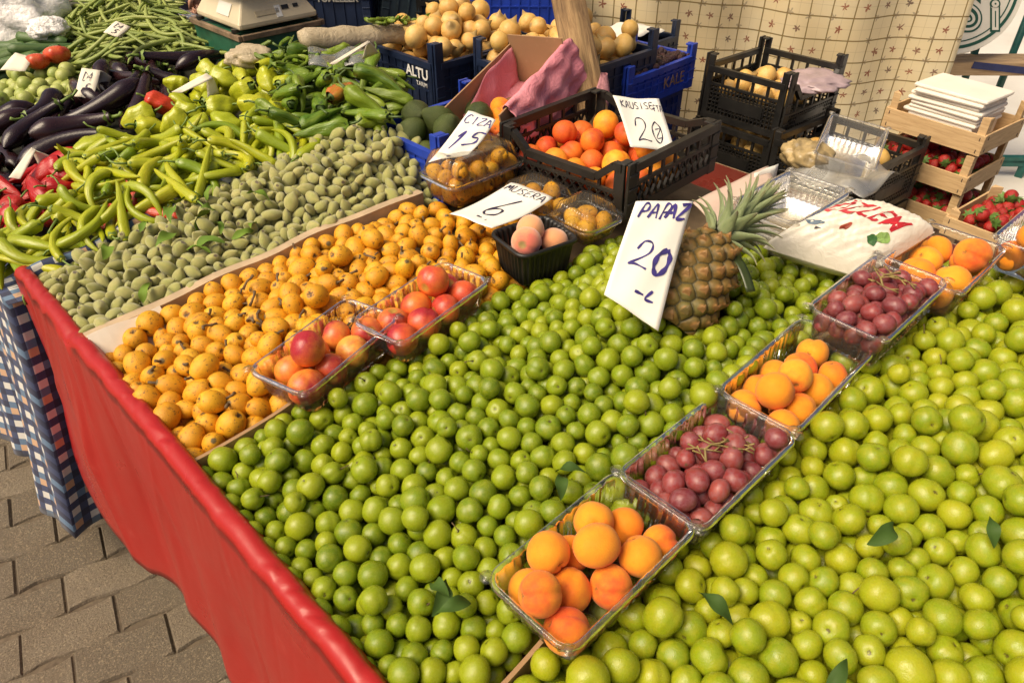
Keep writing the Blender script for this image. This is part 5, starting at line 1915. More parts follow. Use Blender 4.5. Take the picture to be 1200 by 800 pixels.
nz = N.noise(co, 60, 4, .6)
c = N.ramp(nz, [(.3, (.11, .075, .016)), (.7, (.22, .125, .024))])
c = N.mix(N.step(N.noise(co, 14, 2), .5, .7, 0, .7), c, (.12, .12, .03))
c = N.mix(N.step(m_, .62, .12, 0, .85), c, (.40, .19, .05))
c = N.mix(N.step(e_, .2, .9, 0, .92), c, (.045, .04, .012))
c = N.mix(N.step(s_, .45, .9), c, (.13, .075, .04))
M_PINE = N.done(N.bsdf(c, .6, N.noise(co, 240, 3), .0012, .7))
o = link('body', fast_mesh('body', np.array(V), np.array(F), [M_PINE], np.array(COLV)), t)
N = Nodes('pineapple_leaf')
lv = N.attr('loc')
z_ = N.n('ShaderNodeSeparateXYZ', {0: lv}, 2); xx = N.n('ShaderNodeSeparateXYZ', {0: lv}, 0)
c = N.ramp(N.noise(lv, 3, 3), [(.3, (.16, .21, .085)), (.7, (.26, .31, .14))])
c = N.mix(N.step(z_, .75, 1.0, 0, .7), c, (.30, .24, .12))
c = N.mix(N.step(z_, .2, .0, 0, .6), c, (.34, .38, .20))
stv = N.n('ShaderNodeMapping', {'Vector': lv, 'Scale': (14, 1, 1)})
M_PLEAF = N.done(N.bsdf(c, .5, N.noise(stv, 2, 3), .001, .5, **{'Sheen Weight': .2}))
crown = link('crown', None, t); crown.location = (0, 0, LPn * .955)
crown.rotation_mode = 'QUATERNION'
crown.rotation_quaternion = Matrix.Rotation(.36, 3, MXp.to_3x3().inverted() @ Vector(FWD)).to_quaternion()
rgL = np.random.default_rng(8)
NL = 64
for k in range(NL):
    f = k / NL
    L_ = .036 + .040 * math.sin(PI * min(1, .18 + f * .62)); wd = .0140 * (1 - .25 * f)
    el = rad(32 + 54 * f ** .8 + rgL.normal(0, 5)); an = k * GA + rgL.normal(0, .1)
    r0 = .018 * (1 - f * .7); zb = .085 * f
    V, U = [], []
    n = 10
    for i in range(n + 1):
        s = i / n
        w_ = wd * (1 - s) ** .75 * (.75 + .25 * math.sin(PI * min(1, s * 2)))
        e2_ = el - .55 * s * s * (1 - f * .8) + .2 * s
        x = r0 + L_ * s * math.cos(e2_); z = zb + L_ * s * math.sin(e2_)
        for q in (-1, -.5, 0, .5, 1):
            cup = .35 * w_ * q * q
            V.append((x - cup * math.sin(el), q * w_, z + cup * math.cos(el))); U.append((q, 0, s))
    F = [(i * 5 + j, i * 5 + j + 1, (i + 1) * 5 + j + 1, (i + 1) * 5 + j) for i in range(n) for j in range(4)]
    me = fast_mesh('leaf', np.array(V), np.array(F), [M_PLEAF], np.array(U))
    o = link('leaf', me, crown); o.rotation_euler = (0, 0, an)
    md = o.modifiers.new('thickness', 'SOLIDIFY'); md.thickness = .0014; md.offset = 0
mb = MB()
for (v, th) in eyes:
    if v < .03 or v > .97: continue
    r_ = prad(v) + .0040
    er = Vector((math.cos(th), math.sin(th), 0)); et = Vector((-math.sin(th), math.cos(th), 0)); ez = Vector((0, 0, 1))
    p0 = er * (r_ - .001) + ez * (v * LPn - .0055)
    tip = er * (r_ + .0075) + ez * (v * LPn + .0065 + rgL.uniform(-.002, .002)) + et * rgL.uniform(-.002, .002)
    md_ = (p0 + tip) / 2 + er * .0026
    V = [p0 - et * .0068, p0 + et * .0068, md_ + et * .0042, md_ - et * .0042, tip, md_ + er * .0012]
    mb.add(V, [(0, 1, 5), (0, 5, 3), (1, 2, 5), (3, 5, 4), (5, 2, 4)])
N = Nodes('pineapple_bract')
gb = N.n('ShaderNodeNewGeometry', out='Random Per Island')
M_BRACT = N.done(N.bsdf(N.ramp(gb, [(0, (.20, .10, .03)), (.5, (.32, .17, .06)), (1, (.12, .09, .025))]), .7, N.noise(N.objco(), 300, 2), .0008, .5))
mb.build('rind_scales', M_BRACT, t, smooth=False)['kind'] = 'stuff'
# dark strip of leaf beside the pineapple
mb = MB()
A_, B_ = far(856, 296, 1.14), far(880, 342, 1.10)
mb.grid(lambda u, v: A_.lerp(B_, v) + Vector((.006 * (u - .5) * 2, -.004 * (u - .5) * 2, .010 * math.sin(PI * v) + .002 * (u - .5) ** 2)), 3, 12)
tag(mb.build('leaf_strip', plain('dark_leaf', (.035, .05, .012), .4), smooth=True, solid=.001), 'dark curled strip of leaf lying beside the pineapple', 'leaf')

# ------------------------------------------------------------------ white lettered bag
bl, bb, br, bf = at(893, 290, .95), at(1003, 240, 1.025), at(1096, 272, .995), at(1010, 326, .935)
cen_ = (bl + bb + br + bf) / 4


def bag_pt(u, v, side=1):
    a = bl.lerp(bb, v); b = bf.lerp(br, v)
    p = a.lerp(b, u)
    k = (1 - (2 * u - 1) ** 6) * (1 - (2 * v - 1) ** 6)
    pil = max(0, (1 - (2 * u - 1) ** 2) * (1 - (2 * v - 1) ** 2)) ** .34
    wr = .0022 * math.sin(u * 23 + 6 * v) * math.sin(v * 17) + .0022 * math.sin(u * 47 - v * 31) * math.sin(u * 9 + 1) + .0012 * math.sin(u * 83 + v * 57) + .004 * math.exp(-((v - .22 - .06 * math.sin(u * 7)) / .03) ** 2) - .003 * math.exp(-((v - .30 - .05 * math.sin(u * 5)) / .03) ** 2)
    z = (.046 * pil + wr * k) if side > 0 else -.030 * pil
    return p + Vector((0, 0, z))


t = thing('bag_pack', 'flat white plastic bag with red lettering lying between pineapple and strawberry crates', 'plastic bag', cen_)
N = Nodes('white_bag_film')
co = N.objco()
bump = N.noise(co, 46, 4, .6, 1.0)
M_BAGF = N.done(N.bsdf(N.ramp(N.noise(co, 12, 3), [(.3, (.66, .60, .49)), (.7, (.76, .71, .60))]), .32, bump, .003, .6, **{'Subsurface Weight': .1, 'Subsurface Radius': (.01, .01, .008)}))
mb = MB()
mb.grid(lambda u, v: bag_pt(u, v) - cen_, 44, 36); mb.grid(lambda u, v: bag_pt(1 - u, v, -1) - cen_, 20, 16)
mb.build('film', M_BAGF, t, smooth=True)
M_REDP = plain('red_print', (.50, .02, .03), .45, .1)


def on_bag(me, u0, v0, su, sv, ):
    """lay flat lettering on the bag: letters run along u from left to right of the far edge"""
    for v in me.vertices:
        q = bag_pt(min(.99, max(.01, u0 + v.co.x * su)), min(.99, max(.01, v0 + v.co.y * sv))) - cen_
        v.co = q + Vector((0, 0, .0018 + .5 * v.co.z))


o = text_mesh('ÖZLEM', 1.0, M_REDP, t, (0, 0, 0), (0, 0, 0), shear=.30, bold=.003, extr=0)
bm = bmesh.new(); bm.from_mesh(o.data)
bmesh.ops.triangulate(bm, faces=bm.faces[:]); bmesh.ops.subdivide_edges(bm, edges=[e for e in bm.edges if e.calc_length() > .12], cuts=2)
bm.to_mesh(o.data); bm.free()
# text x runs along the back edge (v high .. from bl->bb side to br), y up towards the back edge
xs = [v.co.x for v in o.data.vertices]; x0, x1 = min(xs), max(xs)
for v in o.data.vertices: v.co.x = (v.co.x - x0) / (x1 - x0)
on_bag(o.data, .08, .50, .82, .34)
for nm, col, cu, cv, pts in (('bird_print', (.10, .16, .22), .11, .27, [(0, .02), (.06, .07), (.15, .06), (.22, .0), (.10, -.03)]), ('bird_beak', (.02, .02, .03), .28, .22, [(0, .02), (.09, -.02), (.02, -.015)]),
                             ('pepper_print', (.42, .07, .03), .47, .30, [(0, 0), (.02, .06), (.06, .07), (.07, .03), (.04, .0), (.02, -.03)]),
                             ('vegetable_print', (.28, .45, .12), .80, .34, [(0, .0), (.02, .08), (.07, .11), (.12, .07), (.12, 0), (.06, -.03)]), ('leaf_print', (.05, .16, .04), .75, .30, [(0, 0), (.04, .05), (.09, .03), (.12, -.04), (.05, -.03)])):
    me = bpy.data.meshes.new(nm)
    n = 6; ring = []
    P_ = smooth_line(pts + [pts[0]], 4)[:-1]
    c0 = (sum(p[0] for p in P_) / len(P_), sum(p[1] for p in P_) / len(P_))
    V = [(c0[0], c0[1], .0004)] + [(p[0], p[1], .0004) for p in P_]
    me.from_pydata(V, [], [(0, 1 + i, 1 + (i + 1) % len(P_)) for i in range(len(P_))])
    me.materials.append(plain(nm, col, .45, .3, 40))
    on_bag(me, cu, cv, 1, 1)
    link(nm, me, t)

# ------------------------------------------------------------------ stack of empty clear trays and a card behind the pineapple
q = far(915, 258, 1.40)
for k in range(6):
    o = link('empty_tray', bpy.data.meshes['empty_tray'] if k else tray_mesh(.095, .060, .045, M_TRAY, name='empty_tray'))
    o.location = (q.x + .004 * math.sin(k * 2), q.y - .01 + .004 * math.cos(k * 3), q.z - .03 + k * .0085); o.rotation_euler = (0, 0, -.05 + .02 * math.sin(k * 1.7))
    tag(o, 'empty clear tray in the stack behind the pineapple', 'tray', 'empty clear trays stacked behind the pineapple')
A_, B_, C_, D_ = far(812, 238, 1.40), far(900, 195, 1.50), far(912, 230, 1.40), far(850, 285, 1.30)
pp = Paper(A_, B_, C_, D_, .004, .003)
mb = MB(); mb.grid(lambda u, v: pp.p(u, v), 12, 12)
tag(mb.build('card_sheet', plain('pinkish_card', (.56, .42, .34), .7, .08, 9), smooth=True, solid=.003), 'pale pinkish card standing behind the pineapple crown', 'card')
A_, B_ = far(884, 203, 1.45), far(912, 192, 1.47)
pp = Paper(A_, B_, B_ + Vector((0, .0, -.06)), A_ + Vector((.0, 0, -.07)), .003)
mb = MB(); mb.grid(lambda u, v: pp.p(u, v), 6, 6)
tag(mb.build('paper_scrap', M_PAPER, smooth=True, solid=.001), 'white paper corner sticking up behind the pineapple crown', 'paper')

# ------------------------------------------------------------------ weighing scale on its green box
q = far(290, 86, 2.14)
BX, BY, BZ = q.x, q.y, q.z
M_GRN = plain('green_painted_tin', (.020, .11, .060), .5, .25, 12, .0008)
t = thing('green_box', 'chipped green tin box under the white weighing scale', 'box', (BX + .135, BY + .15, BZ - .09))
MB().box((0, 0, .097), (.27, .30, .185)).build('body', M_GRN, t, bevel=.004)
for (c, s) in (((-.137, 0, .186), (.012, .312, .016)), ((.137, 0, .186), (.012, .312, .016)), ((0, -.152, .186), (.26, .012, .0155)), ((0, .152, .186), (.26, .012, .0155))):
    MB().box(c, s).build('rim', plain('rusty_rim', (.22, .15, .09), .6, .3, 20), t, bevel=.002)
zt = BZ - .09 + .196
M_IVO = plain('ivory_plastic', (.62, .53, .36), .45, .08, 10)
t = thing('weighing_scale', 'ivory weighing scale with a steel pan standing on the green box', 'scale', (BX + .135, BY + .14, zt))
mb = MB()
b0, b1 = (.128, .135), (.092, .105)
V = []
for (hx_, hy_, z) in ((b0[0], b0[1], .008), (b0[0], b0[1], .022), (b1[0], b1[1], .082), (b1[0], b1[1], .090)):
    V += [(x, y, z) for x, y in ((-hx_, -hy_), (hx_, -hy_), (hx_, hy_), (-hx_, hy_))]
mb.add(V, [(l * 4 + i, l * 4 + (i + 1) % 4, (l + 1) * 4 + (i + 1) % 4, (l + 1) * 4 + i) for l in range(3) for i in range(4)] + [(3, 2, 1, 0), (12, 13, 14, 15)])
mb.build('housing', M_IVO, t, bevel=.006)
M_STEEL = plain('brushed_steel', (.60, .57, .52), .28, .08, 40, metallic=1.0)
mb = MB()
V = [(x * k, y * k, z) for (k, z) in ((.98, .096), (1.0, .100), (1.06, .112), (1.03, .113), (.97, .103)) for x, y in rrect(.125, .125, .03, 60)]
mb.add(V, [(l * 60 + i, l * 60 + (i + 1) % 60, (l + 1) * 60 + (i + 1) % 60, (l + 1) * 60 + i) for l in range(4) for i in range(60)] + [tuple(range(59, -1, -1)), tuple(240 + i for i in range(60))])
mb.build('pan', M_STEEL, t, smooth=False, bevel=.001)
mb = MB()
for sx in (-.08, .08):
    for sy in (-.07, .07): mb.tube([(sx, sy, .088), (sx, sy, .098)], .012, 12)
mb.build('pan_support', M_BLACK, t)
sl = math.atan2(b0[1] - b1[1], .06)
for (x, z, w_, h_, m, nm) in ((.03, .047, .022, .012, M_BLACK, 'button'), (.065, .047, .016, .010, M_BLACK, 'button'), (-.03, .042, .075, .014, plain('scale_panel', (.50, .42, .28), .5), 'data_plate'), (.005, .04, .018, .032, M_WHITE, 'sticker')):
    y = -(b0[1] + (b1[1] - b0[1]) * (z - .022) / .06) - .0008
    MB().box((x, y, z), (w_, .003, h_), (-sl, 0, 0)).build(nm, m, t)
x = -(b0[0] + (b1[0] - b0[0]) * .45) - .0008
MB().box((x, -.03, .05), (.003, .075, .036), (0, math.atan2(b0[0] - b1[0], .06), 0)).build('display', plain('display_window', (.70, .68, .60), .25, .03), t)
for sx in (-.13, .13):
    for sy in (-.11, .11): MB().tube([(sx, sy, .0), (sx, sy, .010)], .012, 12).build('foot', M_BLACK, t)

# ------------------------------------------------------------------ wooden post
N = Nodes('weathered_post')
co = N.objco()
st = N.n('ShaderNodeMapping', {'Vector': co, 'Scale': (34, 34, 2.6)})
gr = N.noise(st, 2.6, 7, .7, .5)
c = N.ramp(gr, [(.32, (.07, .038, .016)), (.47, (.24, .145, .065)), (.66, (.40, .26, .12))])
c = N.mix(N.step(N.noise(co, 5, 4, .6), .58, .75, 0, .7), c, (.12, .07, .035))
M_POST = N.done(N.bsdf(c, .85, gr, .006, .8))
q0, q1 = far(706, 205, 1.86), far(655, -60, 1.98)
dd = (q1 - q0)
s0 = q0 - dd * (q0.z / dd.z); s1 = q0 + dd * ((2.66 - q0.z) / dd.z)
mb = MB()
n = 90; seg = 40; LPo = (s1 - s0).length
V = []
for k in range(n + 1):
    for i in range(seg):
        a = 2 * PI * i / seg
        r = .041 + .0028 * math.sin(2 * a + k * .05) + .0022 * math.sin(5 * a + 1.2 + .3 * math.sin(k * .06)) + .0012 * math.sin(13 * a + .5 * math.sin(k * .11)) + .0015 * math.sin(k * .37 + a)
        V.append((r * math.cos(a), r * math.sin(a), LPo * k / n))
mb.add(V, [(k * seg + i, k * seg + (i + 1) % seg, (k + 1) * seg + (i + 1) % seg, (k + 1) * seg + i) for k in range(n) for i in range(seg)] + [tuple(n * seg + i for i in range(seg))])
o = mb.build('wooden_post', M_POST, smooth=True)
o.location = s0; o.rotation_mode = 'QUATERNION'; o.rotation_quaternion = (s1 - s0).to_track_quat('Z', 'Y')
tag(o, 'weathered wooden post leaning behind the black apricot crate', 'post')
# pink net bundle tied to the post
mb = MB()
pc = far(706, 112, 1.88)
mb.grid(lambda u, v: pc + Vector((math.cos(2 * PI * u) * .020 * (.4 + .6 * math.sin(PI * min(.97, max(.06, v)))) * (1 + .2 * math.sin(u * 31)), math.sin(2 * PI * u) * .018 * (.4 + .6 * math.sin(PI * min(.97, max(.06, v)))) * (1 + .2 * math.sin(u * 25 + 2)), .055 - .12 * v)), 40, 22, closed_u=True)
tag(mb.build('net_bundle', plain('pink_netting', (.52, .24, .27), .8, .25, 90, .003), smooth=True), 'crumpled pink netting hanging on the right side of the post', 'netting')

# ------------------------------------------------------------------ rolled plastic sheet, bags and bits along the back
N = Nodes('beige_film')
co = N.objco()
st = N.n('ShaderNodeMapping', {'Vector': co, 'Scale': (3, 3, 3)})
M_FILM = N.done(N.bsdf(N.ramp(N.noise(co, 16, 5, .7), [(.3, (.40, .32, .20)), (.7, (.56, .47, .32))]), .35, N.noise(co, 30, 5, .7, 1.5), .008, .8))
a0, a1, a2 = far(352, 46, 2.02), far(430, 42, 2.14), far(565, 34, 2.5)
P_ = [a0 + (a1 - a0) * (k / 9) for k in range(9)] + [a1 + (a2 - a1) * (k / 14) for k in range(15)]
mb = MB(); mb.tube([p + Vector((0, 0, .002 * math.sin(i * 1.3))) for i, p in enumerate(P_)], [.022, .030] + [.031 + .0015 * math.sin(i * 1.9) for i in range(len(P_) - 3)] + [.02], 24, flat=.62)
tag(mb.build('rolled_sheet', M_FILM, smooth=True), 'rolled crinkled beige plastic sheet lying behind the dark peppers', 'plastic sheet')
a3 = a1 + Vector((.05, 0, -.13))
mb = MB(); 
mb.grid(lambda u, v: far(362 + 80 * u, 58 + 20 * v, 2.0 - .12 * v) + Vector((0, 0, .012 * math.sin(u * 11 + v * 4) * math.sin(v * 6) + .01 * math.sin(PI * v))), 30, 14)
tag(mb.build('plastic_bag', clear_plastic('clear_film', (.9, .9, .85), .12, .15, 1.0), smooth=True, solid=.0006), 'clear plastic bag spread under the rolled sheet', 'plastic bag')
# little hot peppers: a handful in an open bag and some on the roll
hp = [fast_mesh('chili_pepper', p[0], p[1], [FM['dark_pepper']], p[2]) for p in (pod(.07, .0065, 400 + i, bend=rgL.uniform(-.3, .3), lobes=3, lobe=.08, prof=prof_long, seg=10, rings=10) for i in range(4))]
for k in range(46):
    px, py = 305 + rgL.uniform(0, 88), 66 + rgL.uniform(-8, 26)
    base = at(px, py, 1.005)
    o = link('chili_pepper', hp[k % 4]); o.location = base + Vector((0, 0, rgL.uniform(-.012, .022))); o.rotation_euler = (rgL.normal(0, .5), rgL.normal(0, .35), rgL.uniform(0, 6.28))
    tag(o, 'thin small dark green chili in front of the green box', 'chili pepper', 'small chilies in front of the green box')
for k in range(16):
    f = rgL.uniform(.1, .95)
    p = a1.lerp(a2, f * .55) + Vector((rgL.normal(0, .006), rgL.normal(0, .006), .036 + rgL.uniform(0, .008)))
    o = link('chili_pepper', hp[k % 4]); o.location = p; o.rotation_euler = (rgL.normal(0, .4), rgL.normal(0, .2), math.atan2((a2 - a1).y, (a2 - a1).x) + rgL.normal(0, .5))
    tag(o, 'thin green chili lying on top of the rolled plastic sheet', 'chili pepper', 'green chilies on the rolled sheet')
# crumpled white bags


def crumple(label, name, p, s, mat, seed, cat='plastic bag', sub=4, amp=.22):
    U, F = ico(sub)
    ph = np.random.default_rng(seed).uniform(0, 6.28, 9)
    x, y, z = U.T
    r = 1 + amp * (np.abs(np.sin(3 * x + 2 * y + ph[0])) + np.abs(np.sin(4 * y - 3 * z + ph[1])) - .9) + amp * .45 * np.abs(np.sin(9 * x + 7 * z + ph[2])) + amp * .3 * np.sin(15 * y + 11 * x + ph[3])
    V = U * r[:, None] * np.array(s)
    o = link(name, fast_mesh(name, V, F, [mat], U)); o.location = p
    tag(o, label, cat)
    return o


M_WBAG = fruit_mat('white_carrier_bag', [(.80, .77, .74), (.80, .77, .74)], rough=.35, bump=.02, bump_scale=3.2, sss=.15, sss_col=(.02, .018, .016))
crumple('big crumpled white plastic bag behind the cucumbers', 'plastic_bag', far(22, 8, 2.56), (.13, .16, .12), M_WBAG, 3)
crumple('small crumpled white plastic bag between cucumbers and tomatoes', 'plastic_bag', far(56, 34, 2.38), (.05, .05, .03), M_WBAG, 5)
crumple('crumpled cream paper bag leaning on the green box behind the short peppers', 'paper_bag', far(292, 66, 2.02), (.055, .045, .024), M_FILM, 7)
M_TOM = fruit_mat('tomato_skin', [(.55, .05, .02), (.60, .09, .03)], tint=(.62, .16, .05), tint_amt=.6, rough=.28, pole=(.10, .12, .03), pole_z=(.97, 1.0))


def tomato(seed):
    def fn(U):
        az = np.arctan2(U[:, 1], U[:, 0]); ang = np.arccos(np.clip(U[:, 2], -1, 1))
        V = U * (1 + .06 * np.cos(7 * az + seed) * np.sin(ang) - .28 * np.exp(-(ang / .4) ** 2))[:, None]
        V[:, 2] *= .72
        return V
    return fn


tm = [ball_mesh('tomato', 3, tomato(i), [M_TOM]) for i in range(2)]
for (px, py, d, r, lab) in ((67, 64, 2.17, .036, 'big ribbed orange-red tomato in front of the green beans'), (44, 72, 2.14, .032, 'orange-red tomato beside the bright white price card'), (51, 3, 2.75, .04, 'orange-red tomato at the top edge beside the white bag'), (61, 1, 2.8, .045, 'brownish red tomato at the top edge beside the beans')):
    o = put('tomato', tm[0], far(px, py, d), r, (-.3, .3, .4), lab, 'tomato', None)
# loose clear bags over the lower black crates
q = far(985, 172, 2.0)
o = link('clear_tray', tray_mesh(.11, .075, .055, M_TRAY, name='clear_tray')); o.location = far(990, 185, 2.02); o.rotation_euler = (.12, -.16, .3)
tag(o, 'empty clear tray lying tilted on the lower black crate', 'tray')
mb = MB()
cq_ = far(985, 200, 2.0)
mb.grid(lambda u, v: cq_ + Vector(((u - .5) * .24, (v - .5) * .24, .018 * math.sin(u * 7 + v * 3) * math.sin(v * 8 - u * 2) + .02 * math.sin(PI * u) * math.sin(PI * v))), 24, 24)
tag(mb.build('plastic_bag', clear_plastic('bag_film', (.92, .90, .84), .16, .3, .25), smooth=True, solid=.0005), 'loose clear plastic bag spread over the onions in the lower black crate', 'plastic bag')
crumple('crumpled yellowish plastic bag beside the clear one on the lower black crate', 'plastic_bag', far(945, 182, 2.03), (.05, .06, .035), plain('yellowish_film', (.46, .34, .16), .35, .3, 30, .006), 12)
crumple('lilac plastic bag on the onions in the topmost black crate', 'plastic_bag', far(955, 95, 2.33), (.10, .08, .018), plain('lilac_film', (.40, .30, .32), .4, .15, 20, .006), 13)
q = far(985, 205, 1.98)

# leaves lying among the fruit
LM = fruit_mat('plum_leaf_green', [(.028, .065, .010), (.05, .10, .014), (.04, .08, .012)], rough=.65, spec=.25)


def leaf_mesh(seed, L=.052, w=.0095):
    rg = random.Random(seed); V, U = [], []
    n = 10; b = rg.uniform(-.25, .25)
    for i in range(n + 1):
        s = i / n; ww = w * math.sin(PI * (s ** .85)) + .0006
        for q in (-1, -.5, 0, .5, 1):
            V.append(((s - .5) * L, q * ww + b * L * s * s, .18 * ww * abs(q) * 1.5 + .012 * math.sin(s * 3.0) - .006 + .003 * math.sin(9 * s) * q)); U.append((q, s, 0))
    F = [(i * 5 + j, i * 5 + j + 1, (i + 1) * 5 + j + 1, (i + 1) * 5 + j) for i in range(n) for j in range(4)]
    return fast_mesh('leaf', np.array(V), np.array(F), [LM], np.array(U))


lm = [leaf_mesh(i) for i in range(5)]
for k, (px, py, z, sc, ya, lab, grp) in enumerate([(520, 700, .885, .9, .4, 'sprig leaf between the small plums left of the front apricot punnet', 'p'), (512, 690, .888, .8, 1.6, None, 'p'), (532, 706, .884, .8, 2.6, None, 'p'),
        (655, 568, .905, .8, .9, 'dark leaf on the small plums behind the front apricot punnet', None), (668, 552, .908, .8, 2.2, 'upright dark leaf on the small plums behind the front apricot punnet', None),
        (1038, 628, .915, 1.0, -.3, 'broad dark leaf on the big plums', None), (1160, 622, .925, .7, .8, 'narrow leaf on the big plums near the right edge', None), (985, 797, .90, .8, -.2, 'pale leaf among the big plums at the bottom edge', None),
        (838, 712, .895, .9, 1.7, 'folded leaf among the big plums beside the front punnet', None)]):
    o = link('plum_leaf', lm[k % 5]); o.location = at(px, py, z + .013); o.scale = (sc,) * 3; o.rotation_euler = (rgL.normal(0, .22), rgL.normal(0, .22), ya)
    tag(o, lab or 'sprig leaf between the small plums left of the front apricot punnet', 'leaf', 'sprig leaves by the front punnet' if grp else None)
LMA = fruit_mat('almond_leaf_green', [(.10, .18, .02), (.15, .24, .025)], rough=.7, spec=.25)
la = []
for m in lm:
    c_ = m.copy(); c_.materials.clear(); c_.materials.append(LMA); la.append(c_)
for k in range(16):
    x, y = rgL.uniform(.25, .85), rgL.uniform(1.24, 1.45)
    if k < 7: x, y = rgL.uniform(.42, .62), rgL.uniform(1.26, 1.40)
    o = link('almond_leaf', la[k % 5]); s_ = rgL.uniform(.7, 1.15)
    o.location = (x, y, float(S_alm(x, y)) + .016); o.scale = (s_,) * 3; o.rotation_euler = (rgL.normal(0, .4), rgL.normal(0, .4), rgL.uniform(0, 6.28))
    tag(o, 'fresh green leaf lying on the almond heap', 'leaf', 'leaves on the almond heap')

# dry stalks among the loquats
for k in range(18):
    x, y = rgL.uniform(.22, .76), rgL.uniform(.86, 1.17)
    pts = [Vector((0, 0, 0))]; d = Vector((rgL.normal(), rgL.normal(), .2)).normalized()
    for i in range(4):
        d = (d + Vector((rgL.normal(0, .45), rgL.normal(0, .45), rgL.normal(-.1, .2)))).normalized(); pts.append(pts[-1] + d * rgL.uniform(.006, .011))
    mb = MB(); mb.tube(pts, [.0030, .0022, .0019, .0022, .0028], 7)
    o = mb.build('dry_stalk', M_BROWN, smooth=True); o.location = (x, y, float(S_loq(x, y)) + .014)
    tag(o, 'dry brown stalk lying on the loose loquats', 'stalk', 'dry stalks on the loquats')
# ------------------------------------------------------------------ flowered curtain
N = Nodes('flowered_cloth')
uv = N.n('ShaderNodeTexCoord', out=2)
dist_ = N.n('ShaderNodeVectorMath', {0: N.n('ShaderNodeVectorMath', {0: N.noise(uv, 34, 2, .5, out=1), 1: (.5, .5, .5)}, operation='SUBTRACT'), 1: (.022, .022, 0)}, operation='MULTIPLY')
uvd = N.n('ShaderNodeVectorMath', {0: uv, 1: dist_}, operation='ADD')
ux = N.n('ShaderNodeSeparateXYZ', {0: uv}, 0); uy = N.n('ShaderNodeSeparateXYZ', {0: uv}, 1)
wx_ = N.n('ShaderNodeSeparateXYZ', {0: uvd}, 0); wy_ = N.n('ShaderNodeSeparateXYZ', {0: uvd}, 1)
CELL = .088
gx = N.math('MULTIPLY', ux, 1 / CELL); gy = N.math('MULTIPLY', uy, 1 / CELL)


def line(g, w):
    f = N.math('ABSOLUTE', N.math('SUBTRACT', N.math('FRACT', g), .5))
    return N.step(f, .5 - w, .5 - w * .6)


ln = N.math('MAXIMUM', line(gx, .035), line(gy, .035))
thin = N.math('MAXIMUM', line(N.math('MULTIPLY', gx, 2), .03), line(N.math('MULTIPLY', gy, 2), .03))


def flower(ox, oy, keep):
    cx = N.math('ADD', N.math('MULTIPLY', wx_, 1 / CELL), ox); cy = N.math('ADD', N.math('MULTIPLY', wy_, 1 / CELL), oy)
    fx = N.math('SUBTRACT', N.math('FRACT', cx), .5); fy = N.math('SUBTRACT', N.math('FRACT', cy), .5)
    cell = N.n('ShaderNodeCombineXYZ', {0: N.math('FLOOR', cx), 1: N.math('FLOOR', cy), 2: keep})
    h = N.n('ShaderNodeTexWhiteNoise', {'Vector': cell})
    h2 = N.n('ShaderNodeTexWhiteNoise', {'Vector': N.n('ShaderNodeVectorMath', {0: cell, 1: (7.3, 2.1, 4.4)}, operation='ADD')})
    dx = N.math('SUBTRACT', fx, N.math('MULTIPLY', N.math('SUBTRACT', h, .5), .15)); dy = N.math('SUBTRACT', fy, N.math('MULTIPLY', N.math('SUBTRACT', h2, .5), .15))
    r = N.math('SQRT', N.math('ADD', N.math('MULTIPLY', dx, dx), N.math('MULTIPLY', dy, dy)))
    a = N.math('ARCTAN2', dy, dx)
    pet = N.math('ADD', .105, N.math('MULTIPLY', N.math('COSINE', N.math('ADD', N.math('MULTIPLY', a, 5.0), N.math('MULTIPLY', h, 6.28))), .065))
    return N.math('MULTIPLY', N.step(N.math('SUBTRACT', r, pet), .02, -.02), N.math('GREATER_THAN', h2, .25)), h


co = N.objco()
base = N.mix(N.step(N.noise(co, 3, 4), .35, .7), (.86, .72, .44), (.90, .80, .56))
c = N.mix(N.math('MULTIPLY', thin, .34), base, (.50, .40, .20))
c = N.mix(N.math('MULTIPLY', ln, .92), c, (.30, .21, .07))
f1, h1 = flower(0, 0, 1.0)
c = N.mix(N.math('MULTIPLY', f1, .9), c, N.ramp(h1, [(.2, (.34, .09, .05)), (.5, (.42, .15, .08)), (.8, (.20, .13, .10))]))
f2, h2_ = flower(.45, .55, 5.0)
c = N.mix(N.math('MULTIPLY', f2, .55), c, (.30, .22, .14))
sh = N.n('ShaderNodeMixShader', {0: .30, 1: N.n('ShaderNodeBsdfDiffuse', {'Color': c}), 2: N.n('ShaderNodeBsdfTranslucent', {'Color': c})})
M_CURT = N.done(sh)
c0, c1 = far(672, 40, 3.10), far(1124, 55, 3.02)
c0 = Vector((c0.x, c0.y, 0)); c1 = Vector((c1.x, c1.y, 0))
c0 = c0 - (c1 - c0) * .45          # runs on behind the post and the crates
dirc = (c1 - c0); LC = dirc.length; dirc.normalize(); nrm = Vector((-dirc.y, dirc.x, 0))
ZT, ZB = 2.62, .05


def curt(u, v):
    s = u * LC; z = ZT + (ZB - ZT) * v
    sag = .035 * math.sin(PI * min(1, u * 1.3)) * math.sin(v * 3.0)
    fold = .030 * math.sin(s * 9 + 1.4 * math.sin(z * 2.2)) + .014 * math.sin(s * 21 + z * 3) + .010 * math.sin(z * 17 + s * 6) * smooth01(1 - u)
    p = c0 + dirc * s + nrm * fold
    return (p.x, p.y, z + sag + .05 * math.sin(u * 5.0) * (1 - u))


o = sheet('curtain', curt, 110, 110, M_CURT, LC, (ZT - ZB), .0012, 'cream flowered check cloth hung up as a wall behind the crates', 'curtain')

